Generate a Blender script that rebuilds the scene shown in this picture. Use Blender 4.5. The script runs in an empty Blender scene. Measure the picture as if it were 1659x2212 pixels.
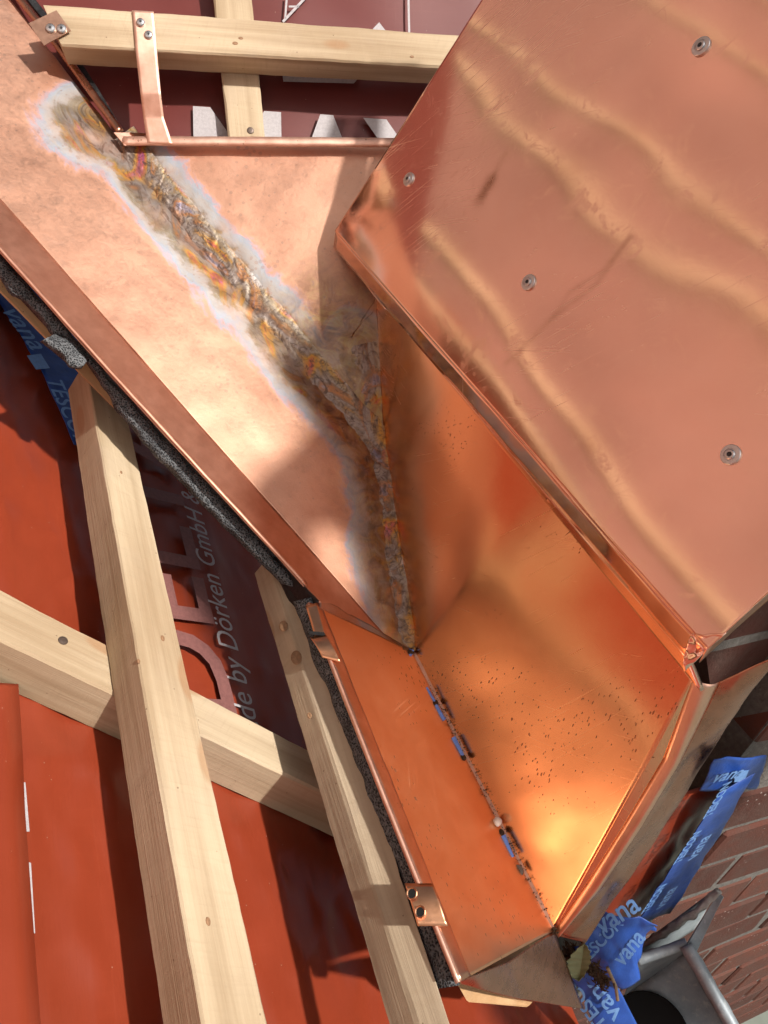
import bpy, bmesh, math, random
from mathutils import Vector, Matrix, noise
random.seed(7)
sc = bpy.context.scene
C = sc.collection

# ------------------------------------------------------------------ camera
F = 1693.0; CX, CY = 829.5, 1106.0          # focal length and centre in picture units (1659 x 2212)
UPC = Vector((.32, .81, .49)).normalized()   # world up seen from the camera
FWD = (Vector((0, 0, -1)) - UPC * UPC.dot(Vector((0, 0, -1)))).normalized()
RGT = FWD.cross(UPC)
ROT = Matrix((RGT, FWD, UPC))                # camera space -> world
CAM = Vector((0, 0, 1.8))
def dirw(v): return ROT @ Vector(v)
def pt(x, y, z):                             # a point at real depth z
    return CAM + ROT @ Vector(((x - CX) / F * z, (CY - y) / F * z, -z))
cam = bpy.data.cameras.new('camera'); camo = bpy.data.objects.new('camera', cam); C.objects.link(camo)
camo.matrix_world = Matrix.Translation(CAM) @ ROT.to_4x4()
cam.sensor_fit = 'VERTICAL'; cam.sensor_height = 24.0; cam.lens = 24.0 * F / 2212.0
cam.clip_start = .02; cam.clip_end = 3000
sc.camera = camo

# ------------------------------------------------------------------ light
SUNV = dirw((.61, .36, .705)).normalized()
w = bpy.data.worlds.new('World'); sc.world = w; w.use_nodes = True
nt = w.node_tree; bg = nt.nodes['Background']
sky = nt.nodes.new('ShaderNodeTexSky'); sky.sky_type = 'NISHITA'; sky.sun_disc = False
sky.sun_elevation = math.asin(SUNV.z); sky.sun_rotation = math.atan2(SUNV.x, SUNV.y)
sky.air_density = 1.0; sky.dust_density = 5.0; sky.ozone_density = 1.0
# broken white cloud over the whole sky
tc_ = nt.nodes.new('ShaderNodeTexCoord'); cn_ = nt.nodes.new('ShaderNodeTexNoise'); cn_.inputs['Scale'].default_value = 2.2; cn_.inputs['Detail'].default_value = 6
nt.links.new(tc_.outputs['Generated'], cn_.inputs['Vector'])
cr_ = nt.nodes.new('ShaderNodeValToRGB'); cr_.color_ramp.elements[0].position = .36; cr_.color_ramp.elements[1].position = .62
cr_.color_ramp.elements[0].color = (.15, .15, .15, 1); cr_.color_ramp.elements[1].color = (.95, .95, .95, 1)
nt.links.new(cn_.outputs['Fac'], cr_.inputs[0])
bw_ = nt.nodes.new('ShaderNodeRGBToBW'); nt.links.new(sky.outputs[0], bw_.inputs[0])
ml_ = nt.nodes.new('ShaderNodeMath'); ml_.operation = 'MULTIPLY'; ml_.inputs[1].default_value = 1.1; nt.links.new(bw_.outputs[0], ml_.inputs[0])
mx_ = nt.nodes.new('ShaderNodeMix'); mx_.data_type = 'RGBA'
nt.links.new(cr_.outputs[0], mx_.inputs[0]); nt.links.new(sky.outputs[0], mx_.inputs[6]); nt.links.new(ml_.outputs[0], mx_.inputs[7])
nt.links.new(mx_.outputs[2], bg.inputs[0]); bg.inputs[1].default_value = .06
sun = bpy.data.lights.new('sun', 'SUN'); sun.energy = 4.2; sun.angle = math.radians(1.6); sun.color = (1, .95, .88)
suno = bpy.data.objects.new('sun', sun); C.objects.link(suno)
suno.rotation_euler = SUNV.to_track_quat('Z', 'Y').to_euler(); suno.location = CAM + SUNV * 5
sc.render.engine = 'CYCLES'; sc.cycles.max_bounces = 6; sc.cycles.diffuse_bounces = 2; sc.cycles.glossy_bounces = 5; sc.cycles.use_adaptive_sampling = True; sc.cycles.adaptive_threshold = .03; sc.cycles.use_denoising = True
sc.view_settings.view_transform = 'Standard'; sc.view_settings.look = 'None'
sc.view_settings.exposure = 0.4; sc.view_settings.gamma = 1; sc.view_settings.use_curve_mapping = False

# ------------------------------------------------------------------ planes of the roof
class PL:
    def __init__(s, n, p): s.n = n.normalized(); s.d = s.n.dot(p)
    def on(s, x, y, off=0.0):
        d = pt(x, y, 1) - CAM
        return CAM + d * ((s.d + off - s.n.dot(CAM)) / s.n.dot(d))
def plane3(a, b, c):
    n = (b - a).cross(c - a).normalized()
    if n.dot(CAM - a) < 0: n = -n
    return PL(n, a)
PT = PL(dirw((.17, .02, .98)), pt(540, 250, 1.14))             # upper roof, membrane
PC = plane3(pt(280, 310, 1.07), pt(850, 315, 1.09), pt(815, 640, 1.065))   # copper on the upper roof
PLW = PL(dirw((.6, .65, .45)), pt(210, 903, 1.15))             # lower-left roof, membrane
K0 = PC.on(250, 292); J = PC.on(832, 1000)
PCL = plane3(K0, J, pt(838, 1378, .93))                        # copper on the left roof
PP = PL(dirw((-.72, .105, .68)), pt(725, 500, 1.04))            # big cover plate
PW = plane3(pt(1600, 1400, .665), pt(1600, 1700, .885), pt(1600, 1700, .885) + Vector((0, 0, .3)))   # brick wall, upright
V = PCL.on(893, 1408); D = pt(1197, 2010, .79)

def zpp(x, y, o): return pt(x, y, (ROT.transposed() @ (PP.on(x, y) - CAM)).z * -1 + o)
def zb(y, o=0.0): return 1 / (1 / .862 + (1 / .618 - 1 / .862) * (y - 1302) / 818.) + o
# ------------------------------------------------------------------ helpers
def noi(p, s=1.0, k=0): return noise.noise(Vector(p) * s + Vector((k * 13.7, k * 7.1, k * 3.3)))
def link(o, parent=None):
    C.objects.link(o)
    if parent is not None: o.parent = parent
    return o
def mesh_obj(name, vs, fs, mat, parent=None, origin=None, smooth=False, frame=None, uv=None, attrs=None):
    """vs in world coordinates. frame: local 4x4 frame for top-level/children (world)"""
    me = bpy.data.meshes.new(name)
    if frame is None:
        if origin is None: origin = pmw(parent).translation.copy() if parent is not None else vs[0]
        frame = Matrix.Translation(origin)
    inv = frame.inverted()
    me.from_pydata([inv @ Vector(v) for v in vs], [], fs)
    if uv:
        l = me.uv_layers.new(name='UVMap')
        for lp in me.loops: l.data[lp.index].uv = uv[lp.vertex_index]
    if attrs:
        for k, vals in attrs.items():
            a = me.attributes.new(k, 'FLOAT', 'POINT'); a.data.foreach_set('value', vals)
    bm = bmesh.new(); bm.from_mesh(me); bmesh.ops.recalc_face_normals(bm, faces=bm.faces); bm.to_mesh(me); bm.free()
    if smooth: me.shade_smooth()
    if mat: me.materials.append(mat)
    o = bpy.data.objects.new(name, me)
    link(o, parent)
    if parent is not None:
        o.matrix_basis = pmw(parent).inverted() @ frame
    else:
        o.matrix_basis = frame
    MW[o.name] = frame.copy()
    return o
MW = {}
def pmw(o): return MW[o.name] if o.name in MW else o.matrix_world
def tow_(p, d): return p + (CAM - p).normalized() * d
def thing(name, label, cat, loc, group=None):
    o = bpy.data.objects.new(name, None); C.objects.link(o); o.location = loc
    o.empty_display_size = .05
    o.matrix_world = Matrix.Translation(loc)
    tag(o, label, cat, group); return o
def tag(o, label, cat, group=None, kind=None):
    o['label'] = label; o['category'] = cat
    if group: o['group'] = group
    if kind: o['kind'] = kind
    return o
def facing(o):
    """turn an open sheet so that its faces look at the camera side"""
    me = o.data; fr = MW.get(o.name, o.matrix_world)
    tot = 0
    for p in me.polygons: tot += (fr.to_3x3() @ p.normal).dot(CAM - fr @ p.center) * p.area
    if tot < 0: me.flip_normals()
    return o
def solid(o, t):
    m = o.modifiers.new('thickness', 'SOLIDIFY'); m.thickness = t; m.offset = -1
    return o
def resample(poly, n):
    L = [0]
    for a, b in zip(poly, poly[1:]): L.append(L[-1] + (b - a).length)
    out = []; j = 0
    for i in range(n):
        t = L[-1] * i / (n - 1)
        while j < len(poly) - 2 and L[j + 1] < t: j += 1
        s = (t - L[j]) / max(1e-9, L[j + 1] - L[j]); out.append(poly[j].lerp(poly[j + 1], s))
    return out
def ruled(name, A, B, nu, nv, mat, parent=None, disp=None, thick=.0, attrs=None, smooth=True, curve=None):
    a = resample(A, nu); b = resample(B, nu); vs = []; uv = []; fs = []
    la = sum((q - p).length for p, q in zip(a, a[1:])); lb = max((p - q).length for p, q in zip(a, b))
    for i in range(nu):
        for j in range(nv):
            t = j / (nv - 1); vs.append(a[i].lerp(b[i], t)); uv.append((la * i / (nu - 1), lb * t))
    for i in range(nu - 1):
        for j in range(nv - 1):
            k = i * nv + j; fs.append((k, k + 1, k + nv + 1, k + nv))
    if disp:
        n0 = []
        for i in range(nu):
            for j in range(nv):
                ii, jj = min(i, nu - 2), min(j, nv - 2); k = ii * nv + jj
                n = (vs[k + nv] - vs[k]).cross(vs[k + 1] - vs[k])
                if n.length < 1e-12: n = CAM - vs[k]
                n.normalize()
                if n.dot(CAM - vs[k]) < 0: n = -n
                n0.append(n)
        vs = [v + n * disp(v, i // nv / (nu - 1), (i % nv) / (nv - 1)) for i, (v, n) in enumerate(zip(vs, n0))]
    at = {k: [f(v) for v in vs] for k, f in attrs.items()} if attrs else None
    o = mesh_obj(name, vs, fs, mat, parent, smooth=smooth, uv=uv, attrs=at)
    facing(o)
    if thick: solid(o, thick)
    return o
def slab(name, poly, thick, mat, parent=None, back=None, sub=0):
    """flat polygon (world points) given a real thickness away from the camera (or along back)"""
    n = (poly[1] - poly[0]).cross(poly[2] - poly[0]).normalized()
    if n.dot(CAM - poly[0]) < 0: n = -n
    bk = -n * thick if back is None else back
    k = len(poly); vs = list(poly) + [p + bk for p in poly]
    fs = [tuple(range(k)), tuple(range(2 * k - 1, k - 1, -1))] + [(i, (i + 1) % k, (i + 1) % k + k, i + k) for i in range(k)]
    return mesh_obj(name, vs, fs, mat, parent)
def frame_from(o, x, zhint):
    x = x.normalized(); y = zhint.cross(x).normalized(); z = x.cross(y)
    m = Matrix((x, y, z)).transposed().to_4x4(); m.translation = o; return m
def beam(name, s4, e4, mat, parent=None, seg=40, bev=.0015, rough=.0006, seed=0):
    """four corners at each end; bevelled, slightly uneven sawn timber; local X runs along the grain"""
    fr = frame_from(s4[0], (e4[0] - s4[0]), (s4[0] - s4[3]).normalized())
    vs = []; fs = []
    for i in range(seg + 1):
        t = i / seg; c = [s4[k].lerp(e4[k], t) for k in range(4)]
        ring = []
        for k in range(4):
            p = c[k]; a = (c[k - 1] - p).normalized(); b = (c[(k + 1) % 4] - p).normalized()
            r = bev * (1 + .8 * noi((t * 9, k * 5, seed), 1)) + .0008
            for q in (p + a * r, p + b * r):
                q = q + Vector((noi(q, 60, seed), noi(q, 60, seed + 1), noi(q, 60, seed + 2))) * rough
                ring.append(q)
        vs += ring
    for i in range(seg):
        for k in range(8):
            fs.append((i * 8 + k, i * 8 + (k + 1) % 8, (i + 1) * 8 + (k + 1) % 8, (i + 1) * 8 + k))
    fs.append(tuple(range(7, -1, -1))); fs.append(tuple(range(seg * 8, seg * 8 + 8)))
    return mesh_obj(name, vs, fs, mat, parent, frame=fr)
def lathe(name, prof, frame, mat, parent=None, seg=24, smooth=True, rot=0):
    vs = []; fs = []; n = len(prof)
    for r, z in prof:
        for k in range(seg):
            a = 2 * math.pi * k / seg + rot; vs.append(frame @ Vector((r * math.cos(a), r * math.sin(a), z)))
    for i in range(n - 1):
        for k in range(seg):
            fs.append((i * seg + k, i * seg + (k + 1) % seg, (i + 1) * seg + (k + 1) % seg, (i + 1) * seg + k))
    if prof[-1][0] > 0: fs.append(tuple(range((n - 1) * seg, n * seg)))
    if prof[0][0] > 0: fs.append(tuple(range(seg - 1, -1, -1)))
    return mesh_obj(name, vs, fs, mat, parent, smooth=False, frame=frame)
def nframe(p, n, x=None):
    n = n.normalized(); x = (x or Vector((0, 0, 1))); x = (x - n * x.dot(n)).normalized(); y = n.cross(x)
    m = Matrix((x, y, n)).transposed().to_4x4(); m.translation = p; return m
def text_mesh(name, s, frame, size, mat, parent, shear=0, sx=1.0, sy=1.0, bold=0):
    cu = bpy.data.curves.new(name, 'FONT'); cu.body = s; cu.size = size; cu.resolution_u = 4; cu.shear = shear; cu.offset = bold
    to = bpy.data.objects.new(name, cu); C.objects.link(to)
    dg = bpy.context.evaluated_depsgraph_get(); me = bpy.data.meshes.new_from_object(to.evaluated_get(dg))
    bpy.data.objects.remove(to)
    for v in me.vertices: v.co.x *= sx; v.co.y *= sy
    me.materials.clear(); me.materials.append(mat)
    o = bpy.data.objects.new(name, me); link(o, parent)
    o.matrix_basis = (MW[parent.name] if parent.name in MW else parent.matrix_world).inverted() @ frame
    MW[o.name] = frame.copy()
    return o

# ------------------------------------------------------------------ materials
class NB:
    def __init__(s, name):
        s.m = bpy.data.materials.new(name); s.m.use_nodes = True; s.t = s.m.node_tree
        s.b = s.t.nodes['Principled BSDF']
    def n(s, typ, ins=None, **kw):
        x = s.t.nodes.new('ShaderNode' + typ)
        for k, v in kw.items(): setattr(x, k, v)
        for k, v in (ins or {}).items(): s.set(x.inputs[k], v)
        return x
    def set(s, sock, v):
        if hasattr(v, 'is_output') or isinstance(v, bpy.types.NodeSocket): s.t.links.new(v, sock)
        else: sock.default_value = v if not (isinstance(v, tuple) and len(v) == 3 and sock.type == 'RGBA') else (*v, 1)
    def co(s, kind='Object', scale=(1, 1, 1), rot=(0, 0, 0)):
        c = s.n('TexCoord').outputs[kind]
        if any(rot):
            m0 = s.n('Mapping'); s.t.links.new(c, m0.inputs[0]); m0.inputs['Rotation'].default_value = rot; c = m0.outputs[0]
        mp = s.n('Mapping'); s.t.links.new(c, mp.inputs[0]); mp.inputs['Scale'].default_value = scale
        return mp.outputs[0]
    def noise(s, vec, scale, det=4, rough=.55, dist=0):
        return s.n('TexNoise', {'Vector': vec, 'Scale': scale, 'Detail': det, 'Roughness': rough, 'Distortion': dist}).outputs['Fac']
    def vor(s, vec, scale, feat='F1', rnd=1.0, out='Distance'):
        x = s.n('TexVoronoi', {'Vector': vec, 'Scale': scale, 'Randomness': rnd}, feature=feat); return x.outputs[out]
    def ramp(s, fac, stops, interp='LINEAR'):
        r = s.n('ValToRGB', {'Fac': fac}); cr = r.color_ramp; cr.interpolation = interp
        while len(cr.elements) > 1: cr.elements.remove(cr.elements[0])
        first = True
        for p, c in stops:
            if isinstance(c, (int, float)): c = (c, c, c)
            e = cr.elements[0] if first else cr.elements.new(p)
            e.position = p; e.color = (*c, 1); first = False
        return r.outputs['Color']
    def mix(s, fac, a, b, mode='MIX'):
        x = s.n('Mix', data_type='RGBA', blend_type=mode)
        s.set(x.inputs[0], fac); s.set(x.inputs[6], a); s.set(x.inputs[7], b); return x.outputs[2]
    def math(s, op, a, b=0.0, c=None):
        x = s.n('Math', operation=op); s.set(x.inputs[0], a); s.set(x.inputs[1], b)
        if c is not None: s.set(x.inputs[2], c)
        return x.outputs[0]
    def attr(s, name): return s.n('Attribute', attribute_name=name).outputs['Fac']
    def bump(s, h, strength=.3, dist=.002, nrm=None):
        x = s.n('Bump', {'Height': h, 'Strength': strength, 'Distance': dist})
        if nrm is not None: s.set(x.inputs['Normal'], nrm)
        s.t.links.new(x.outputs[0], s.b.inputs['Normal']); return x.outputs[0]
    def out(s, color=None, rough=None, metal=None, **kw):
        if color is not None: s.set(s.b.inputs['Base Color'], color)
        if rough is not None: s.set(s.b.inputs['Roughness'], rough)
        if metal is not None: s.set(s.b.inputs['Metallic'], metal)
        for k, v in kw.items(): s.set(s.b.inputs[k.replace('_', ' ')], v)
        return s.m

def copper(name, col=(.82, .42, .27), dark=(.55, .25, .15), rough=.3, rvar=.1, spots=0.0, stretch=(1, 1, 1), patch=6, scratch=.4, bumps=.0006, spot_scale=120, grain=0.0, stain=False):
    b = NB(name); co = b.co('Object'); cs = b.co('UV', stretch)
    n1 = b.noise(co, patch, 6, .6); n2 = b.noise(co, patch * 7, 5, .65)
    f = b.math('ADD', b.math('MULTIPLY', n1, .6), b.math('MULTIPLY', n2, .4))
    base = b.mix(b.ramp(f, [(.38, 0), (.62, 1)]), dark, col)
    r = b.math('ADD', rough - rvar * .5, b.math('MULTIPLY', n2, rvar))
    if grain:
        g = b.noise(b.co('Object'), 420, 3, .7)
        base = b.mix(b.math('MULTIPLY', b.ramp(g, [(.35, 1), (.6, 0)]), grain), base, tuple(x * .6 for x in dark))
    if spots:
        v = b.vor(b.co('UV', stretch), spot_scale); sz = b.noise(co, 9, 2)
        thr = b.math('MULTIPLY', b.math('MULTIPLY', b.ramp(sz, [(.42, 0), (.68, 1)]), b.ramp(b.noise(co, 140, 2), [(.35, .3), (.7, 1)])), .37)
        k = b.math('LESS_THAN', v, thr)
        base = b.mix(b.math('MULTIPLY', k, spots), base, (.22, .10, .06))
        r = b.math('ADD', r, b.math('MULTIPLY', k, .2))
    h = n2
    if scratch:
        wv = b.noise(b.co('UV', (700, 5, 1), (0, 0, .45)), 1, 2, .5, .15); w2 = b.noise(b.co('UV', (900, 7, 1), (0, 0, .95)), 1, 2, .5, .2)
        t0 = .70 - .07 * scratch; m1 = b.ramp(wv, [(t0, 0), (t0 + .05, 1)]); m2 = b.ramp(w2, [(t0 + .02, 0), (t0 + .07, 1)])
        sm = b.math('MULTIPLY', b.math('ADD', m1, m2), b.ramp(n1, [(.45, 0), (.6, 1)]))
        r = b.math('ADD', r, b.math('MULTIPLY', sm, scratch * .3))
    if stain:
        sm_ = b.math('MULTIPLY', b.attr('smudge'), b.ramp(b.noise(co, 60, 4, .6), [(.3, .4), (.6, 1)]))
        base = b.mix(sm_, base, (.34, .18, .11)); r = b.math('ADD', r, b.math('MULTIPLY', sm_, .25))
        fg = b.ramp(b.noise(co, 26, 5, .7, 1.5), [(.56, 0), (.70, 1)]); r = b.math('ADD', r, b.math('MULTIPLY', fg, .12))
    b.bump(h, .25, bumps)
    return b.out(base, r, 1.0)

def heat(b):
    """oxide colours left by the torch, from the distance to the seam (attributes made with the mesh)"""
    co = b.co('Object'); d = b.attr('weld')
    cv_ = b.n('CombineXYZ', {0: b.math('MULTIPLY', b.attr('along'), .55), 1: b.attr('across'), 2: 0.0}).outputs[0]
    big = b.noise(cv_, 30, 4, .6, 1.5); mid = b.noise(cv_, 85, 5, .62, 2.2); fin = b.noise(co, 900, 3, .7); low = b.noise(co, 10, 5, .6, .8)
    dd = b.math('ADD', d, b.math('ADD', b.math('MULTIPLY', b.math('SUBTRACT', big, .5), .034), b.math('MULTIPLY', b.math('SUBTRACT', mid, .5), .020)))
    dd = b.math('ADD', dd, b.math('ADD', b.math('MULTIPLY', b.math('SUBTRACT', fin, .5), .012), b.math('MULTIPLY', b.math('SUBTRACT', low, .5), .055)))
    x = b.math('MULTIPLY', dd, 10.0)
    zone = b.ramp(x, [(.0, (.26, .20, .17)), (.06, (.34, .27, .23)), (.13, (.40, .27, .14)), (.20, (.40, .31, .11)), (.27, (.45, .37, .24)), (.33, (.46, .40, .36)),
                      (.42, (.46, .44, .43)), (.49, (.40, .44, .50)), (.55, (.52, .40, .46)), (.62, (.70, .40, .27))])
    tint = b.noise(cv_, 14, 4, .5, 2.0)
    irid = b.ramp(tint, [(.27, (.14, .09, .28)), (.33, (.34, .06, .28)), (.38, (.46, .12, .06)), (.43, (.46, .24, .04)), (.47, (.26, .19, .13)), (.53, (.30, .26, .24)), (.58, (.20, .14, .11)), (.63, (.38, .16, .06)), (.68, (.30, .25, .28)), (.75, (.16, .16, .28))])
    core = b.ramp(x, [(.02, .6), (.10, .95), (.22, .85), (.36, 0)])
    zone = b.mix(core, zone, irid)
    dark = b.ramp(b.noise(cv_, 42, 5, .62, 3.5), [(.36, 1), (.47, 0)])
    zone = b.mix(b.math('MULTIPLY', b.math('MULTIPLY', dark, b.ramp(x, [(.12, 1), (.3, 0)])), .8), zone, (.10, .065, .05))
    return co, x, zone, fin, mid

def weld_copper(name, rough=.51):
    b = NB(name); co, x, zone, fin, mid = heat(b)
    n4 = b.noise(co, 7, 4); n2 = b.noise(co, 90, 5, .65, 1.2)
    base0 = b.mix(b.ramp(n4, [(.35, 0), (.65, 1)]), (.60, .32, .215), (.73, .42, .29))
    dirt = b.ramp(b.noise(co, 60, 6, .7), [(.30, 1), (.44, 0)])
    base0 = b.mix(b.math('MULTIPLY', dirt, .32), base0, (.36, .21, .15))
    sm = b.ramp(b.noise(b.co('Object', (1, 1, 1)), 18, 6, .75, 1.5), [(.56, 0), (.66, 1)])
    base0 = b.mix(b.math('MULTIPLY', sm, .16), base0, (.50, .34, .28))
    base0 = b.mix(b.math('MULTIPLY', b.ramp(fin, [(.40, 0), (.62, 1)]), .14), base0, (.86, .62, .50))
    m = b.math('MULTIPLY', b.ramp(x, [(.50, 1), (.66, 0)]), b.ramp(b.noise(co, 12, 4, .6), [(.28, .55), (.5, 1)]))
    col = b.mix(m, base0, zone)
    stain_shade = b.math('MULTIPLY', b.attr('stain_shade'), b.ramp(b.noise(co, 16, 6, .65, 1.0), [(.25, .55), (.6, 1)]))
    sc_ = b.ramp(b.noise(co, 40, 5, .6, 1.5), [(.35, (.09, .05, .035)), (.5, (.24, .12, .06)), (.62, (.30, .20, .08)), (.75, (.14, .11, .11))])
    col = b.mix(stain_shade, col, sc_)
    spk = b.math('LESS_THAN', b.vor(b.co('Object'), 110), b.math('MULTIPLY', b.ramp(b.noise(co, 8, 3), [(.45, 0), (.65, 1)]), .30))
    col = b.mix(b.math('MULTIPLY', spk, .4), col, (.38, .25, .20))
    r = b.math('ADD', rough, b.math('MULTIPLY', b.math('SUBTRACT', n2, .5), .3))
    r = b.math('SUBTRACT', r, b.math('MULTIPLY', stain_shade, .14))
    r = b.math('ADD', r, b.math('MULTIPLY', b.math('MULTIPLY', m, b.ramp(x, [(.3, 0), (.4, 1)])), .14))
    metal = b.math('SUBTRACT', 1.0, b.math('MULTIPLY', m, .14))
    b.bump(b.math('ADD', n2, b.math('ADD', b.math('MULTIPLY', fin, .25), b.math('MULTIPLY', mid, b.math('MULTIPLY', m, 1.6)))), .15, .0012)
    return b.out(col, r, metal)

def weld_bead_mat():
    b = NB('weld_bead'); co, x, zone, fin, mid = heat(b)
    n2 = b.noise(co, 80, 4, .6, 2.5)
    c = b.mix(b.ramp(n2, [(.36, .7), (.5, 0)]), zone, (.09, .06, .05))
    b.bump(b.math('ADD', n2, mid), .4, .0016)
    return b.out(c, .58, .7)

def wood(name, lo=(.34, .245, .15), hi=(.53, .42, .285), stain=.3):
    b = NB(name); co = b.co('Object')
    g = b.co('Object', (2.2, 60, 60)); n = b.noise(g, 1, 5, .6, .4); g2 = b.noise(b.co('Object', (7, 420, 420)), 1, 3, .6)
    wv = b.n('TexWave', {'Vector': b.co('Object', (.35, 16, 11)), 'Scale': 2.2, 'Distortion': 5.0, 'Detail': 3.0, 'Detail Scale': 1.2}).outputs['Fac']
    f = b.math('ADD', b.math('MULTIPLY', n, .55), b.math('ADD', b.math('MULTIPLY', wv, .25), b.math('MULTIPLY', g2, .2)))
    c = b.mix(b.ramp(f, [(.30, 0), (.70, 1)]), lo, hi)
    pat = b.noise(co, 9, 5, .6, 1); c = b.mix(b.math('MULTIPLY', b.ramp(pat, [(.55, 0), (.72, 1)]), stain), c, (.42, .33, .24))
    kv = b.vor(b.co('Object', (6, 16, 16)), 1.0); ring = b.n('TexWave', {'Vector': co, 'Scale': 1}).outputs['Fac']
    kn = b.ramp(kv, [(.13, 1), (.18, 0)]); c = b.mix(b.math('MULTIPLY', kn, .55), c, (.33, .17, .08))
    saw = b.noise(b.co('Object', (260, 30, 30), (0, 0, .25)), 1, 2, .5)
    c = b.mix(b.math('MULTIPLY', b.ramp(saw, [(.55, 0), (.75, 1)]), .22), c, (.34, .25, .16))
    sp_ = b.math('LESS_THAN', b.vor(co, 55), .05); c = b.mix(b.math('MULTIPLY', sp_, .7), c, (.16, .10, .06))
    b.bump(b.math('ADD', b.math('ADD', g2, b.math('MULTIPLY', saw, .5)), b.math('MULTIPLY', n, .6)), .45, .0010)
    return b.out(c, .72, 0.0, Specular_IOR_Level=.25)

def membrane(name, col, rough=.34, var=.8, ns=5):
    b = NB(name); co = b.co('UV')
    n = b.noise(co, ns, 5, .6); fib = b.noise(b.co('UV', (30, 700, 1)), 1, 3, .6)
    wx = b.n('TexWave', {'Vector': co, 'Scale': 22.0, 'Distortion': 1.5}, wave_type='BANDS', bands_direction='X').outputs['Fac']
    wy = b.n('TexWave', {'Vector': co, 'Scale': 15.0, 'Distortion': 1.5}, wave_type='BANDS', bands_direction='Y').outputs['Fac']
    grid = b.math('MULTIPLY', b.math('MAXIMUM', b.ramp(wx, [(.985, 0), (1, 1)]), b.ramp(wy, [(.985, 0), (1, 1)])), b.ramp(n, [(.5, 0), (.62, 1)]))
    c = b.mix(b.ramp(n, [(.3, 0), (.7, 1)]), tuple(x * var for x in col), col)
    c = b.mix(b.math('MULTIPLY', fib, .12), c, tuple(min(1, x * 1.6) for x in col))
    c = b.mix(b.math('MULTIPLY', grid, .03), c, (.45, .16, .08))
    dust = b.math('LESS_THAN', b.vor(b.co('UV'), 70), .035); c = b.mix(b.math('MULTIPLY', dust, .5), c, (.55, .42, .32))
    b.bump(b.math('ADD', b.math('MULTIPLY', fib, .4), b.math('MULTIPLY', grid, .12)), .25, .0006)
    return b.out(c, b.math('ADD', rough - .05, b.math('MULTIPLY', n, .14)), 0.0, Specular_IOR_Level=.5)

def plain(name, col, rough=.6, metal=0, var=.15, scale=40, bump=.2, bd=.001, spec=.4):
    b = NB(name); co = b.co('Object'); n = b.noise(co, scale, 5, .65)
    c = b.mix(n, tuple(x * (1 - var * 2) for x in col), tuple(min(1, x * (1 + var)) for x in col))
    if bump: b.bump(n, bump, bd)
    return b.out(c, rough, metal, Specular_IOR_Level=spec)

def foam_mat():
    b = NB('foam'); co = b.co('Object'); v = b.vor(co, 480); n = b.noise(co, 700, 3, .7); n2 = b.noise(co, 30, 3)
    c = b.ramp(b.math('ADD', b.math('MULTIPLY', v, .7), b.math('MULTIPLY', n, .5)), [(.42, (.012, .013, .015)), (.58, (.11, .115, .12)), (.82, (.20, .205, .215))])
    c = b.mix(b.ramp(n2, [(.35, .5), (.6, 0)]), c, (.03, .03, .033))
    b.bump(v, .8, .002); return b.out(c, .9, 0, Specular_IOR_Level=.15)

def brick_mat():
    b = NB('brick'); co = b.co('Object'); rnd = b.n('ObjectInfo').outputs['Random']
    n = b.noise(co, 30, 6, .65); n2 = b.noise(co, 220, 4, .7)
    c = b.mix(rnd, (.075, .027, .020), (.14, .048, .032)); c = b.mix(b.ramp(n, [(.35, .7), (.6, 0)]), c, (.085, .05, .04))
    sp = b.math('LESS_THAN', b.vor(co, 130), b.math('MULTIPLY', b.ramp(b.noise(co, 22, 2), [(.5, 0), (.7, 1)]), .26)); c = b.mix(b.math('MULTIPLY', sp, .6), c, (.55, .50, .46))
    b.bump(b.math('ADD', n, n2), .6, .003); return b.out(c, .85, 0, Specular_IOR_Level=.25)

def zinc_mat():
    b = NB('zinc'); co = b.co('Object'); n = b.noise(co, 14, 6, .65); n2 = b.noise(co, 120, 5, .7)
    c = b.mix(b.ramp(n, [(.35, 0), (.65, 1)]), (.17, .195, .215), (.32, .36, .385)); c = b.mix(b.ramp(n2, [(.55, 0), (.7, .6)]), c, (.42, .44, .44))
    b.bump(n2, .3, .0008); return b.out(c, b.math('ADD', .42, b.math('MULTIPLY', n2, .25)), .35)

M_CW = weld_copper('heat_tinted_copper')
M_S = copper('flange_copper', (.70, .38, .27), (.56, .28, .19), .47, .12, 0, scratch=.5, patch=9)
M_HEM = copper('hem_copper', (.88, .60, .48), (.72, .43, .32), .58, .12, .5, (1, 1, 1), 14, 0, spot_scale=140)
M_R = copper('bright_copper', (.90, .50, .29), (.86, .45, .25), .23, .08, .85, (1.0, .42, 1), 5, .5, .0004, spot_scale=260)
M_B = copper('bright_lower_copper', (.90, .50, .29), (.84, .43, .24), .34, .12, .7, (.42, 1.0, 1), 5, .8, .0005, spot_scale=230)
M_PL = copper('plate_copper', (.93, .63, .50), (.90, .58, .45), .095, .04, 0, (1, 1, 1), 3, 1.0, .0002, stain=True)
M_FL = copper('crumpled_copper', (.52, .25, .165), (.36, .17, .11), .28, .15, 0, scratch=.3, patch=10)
M_BEAD = weld_bead_mat(); M_RIB = copper('rib_copper', (.88, .54, .40), (.78, .44, .30), .30, .1, 0, patch=10, scratch=.3)
M_WOOD = wood('pine'); M_WOODL = wood('pine_bright', (.58, .46, .30), (.80, .66, .46), .1); M_WOOD2 = wood('pine_weathered', (.35, .27, .185), (.54, .44, .31), .7); M_WOODD = wood('board_edge', (.40, .23, .11), (.56, .36, .19), .2)
M_ML = membrane('red_membrane', (.235, .036, .014), .28); M_MH = membrane('sheen_membrane', (.50, .30, .25), .5, .45, 1.1); M_MT = membrane('red_membrane_upper', (.13, .022, .018), .36)  # mirrored slope's membrane: grazing sheen put in as pale, patchy colour
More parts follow.
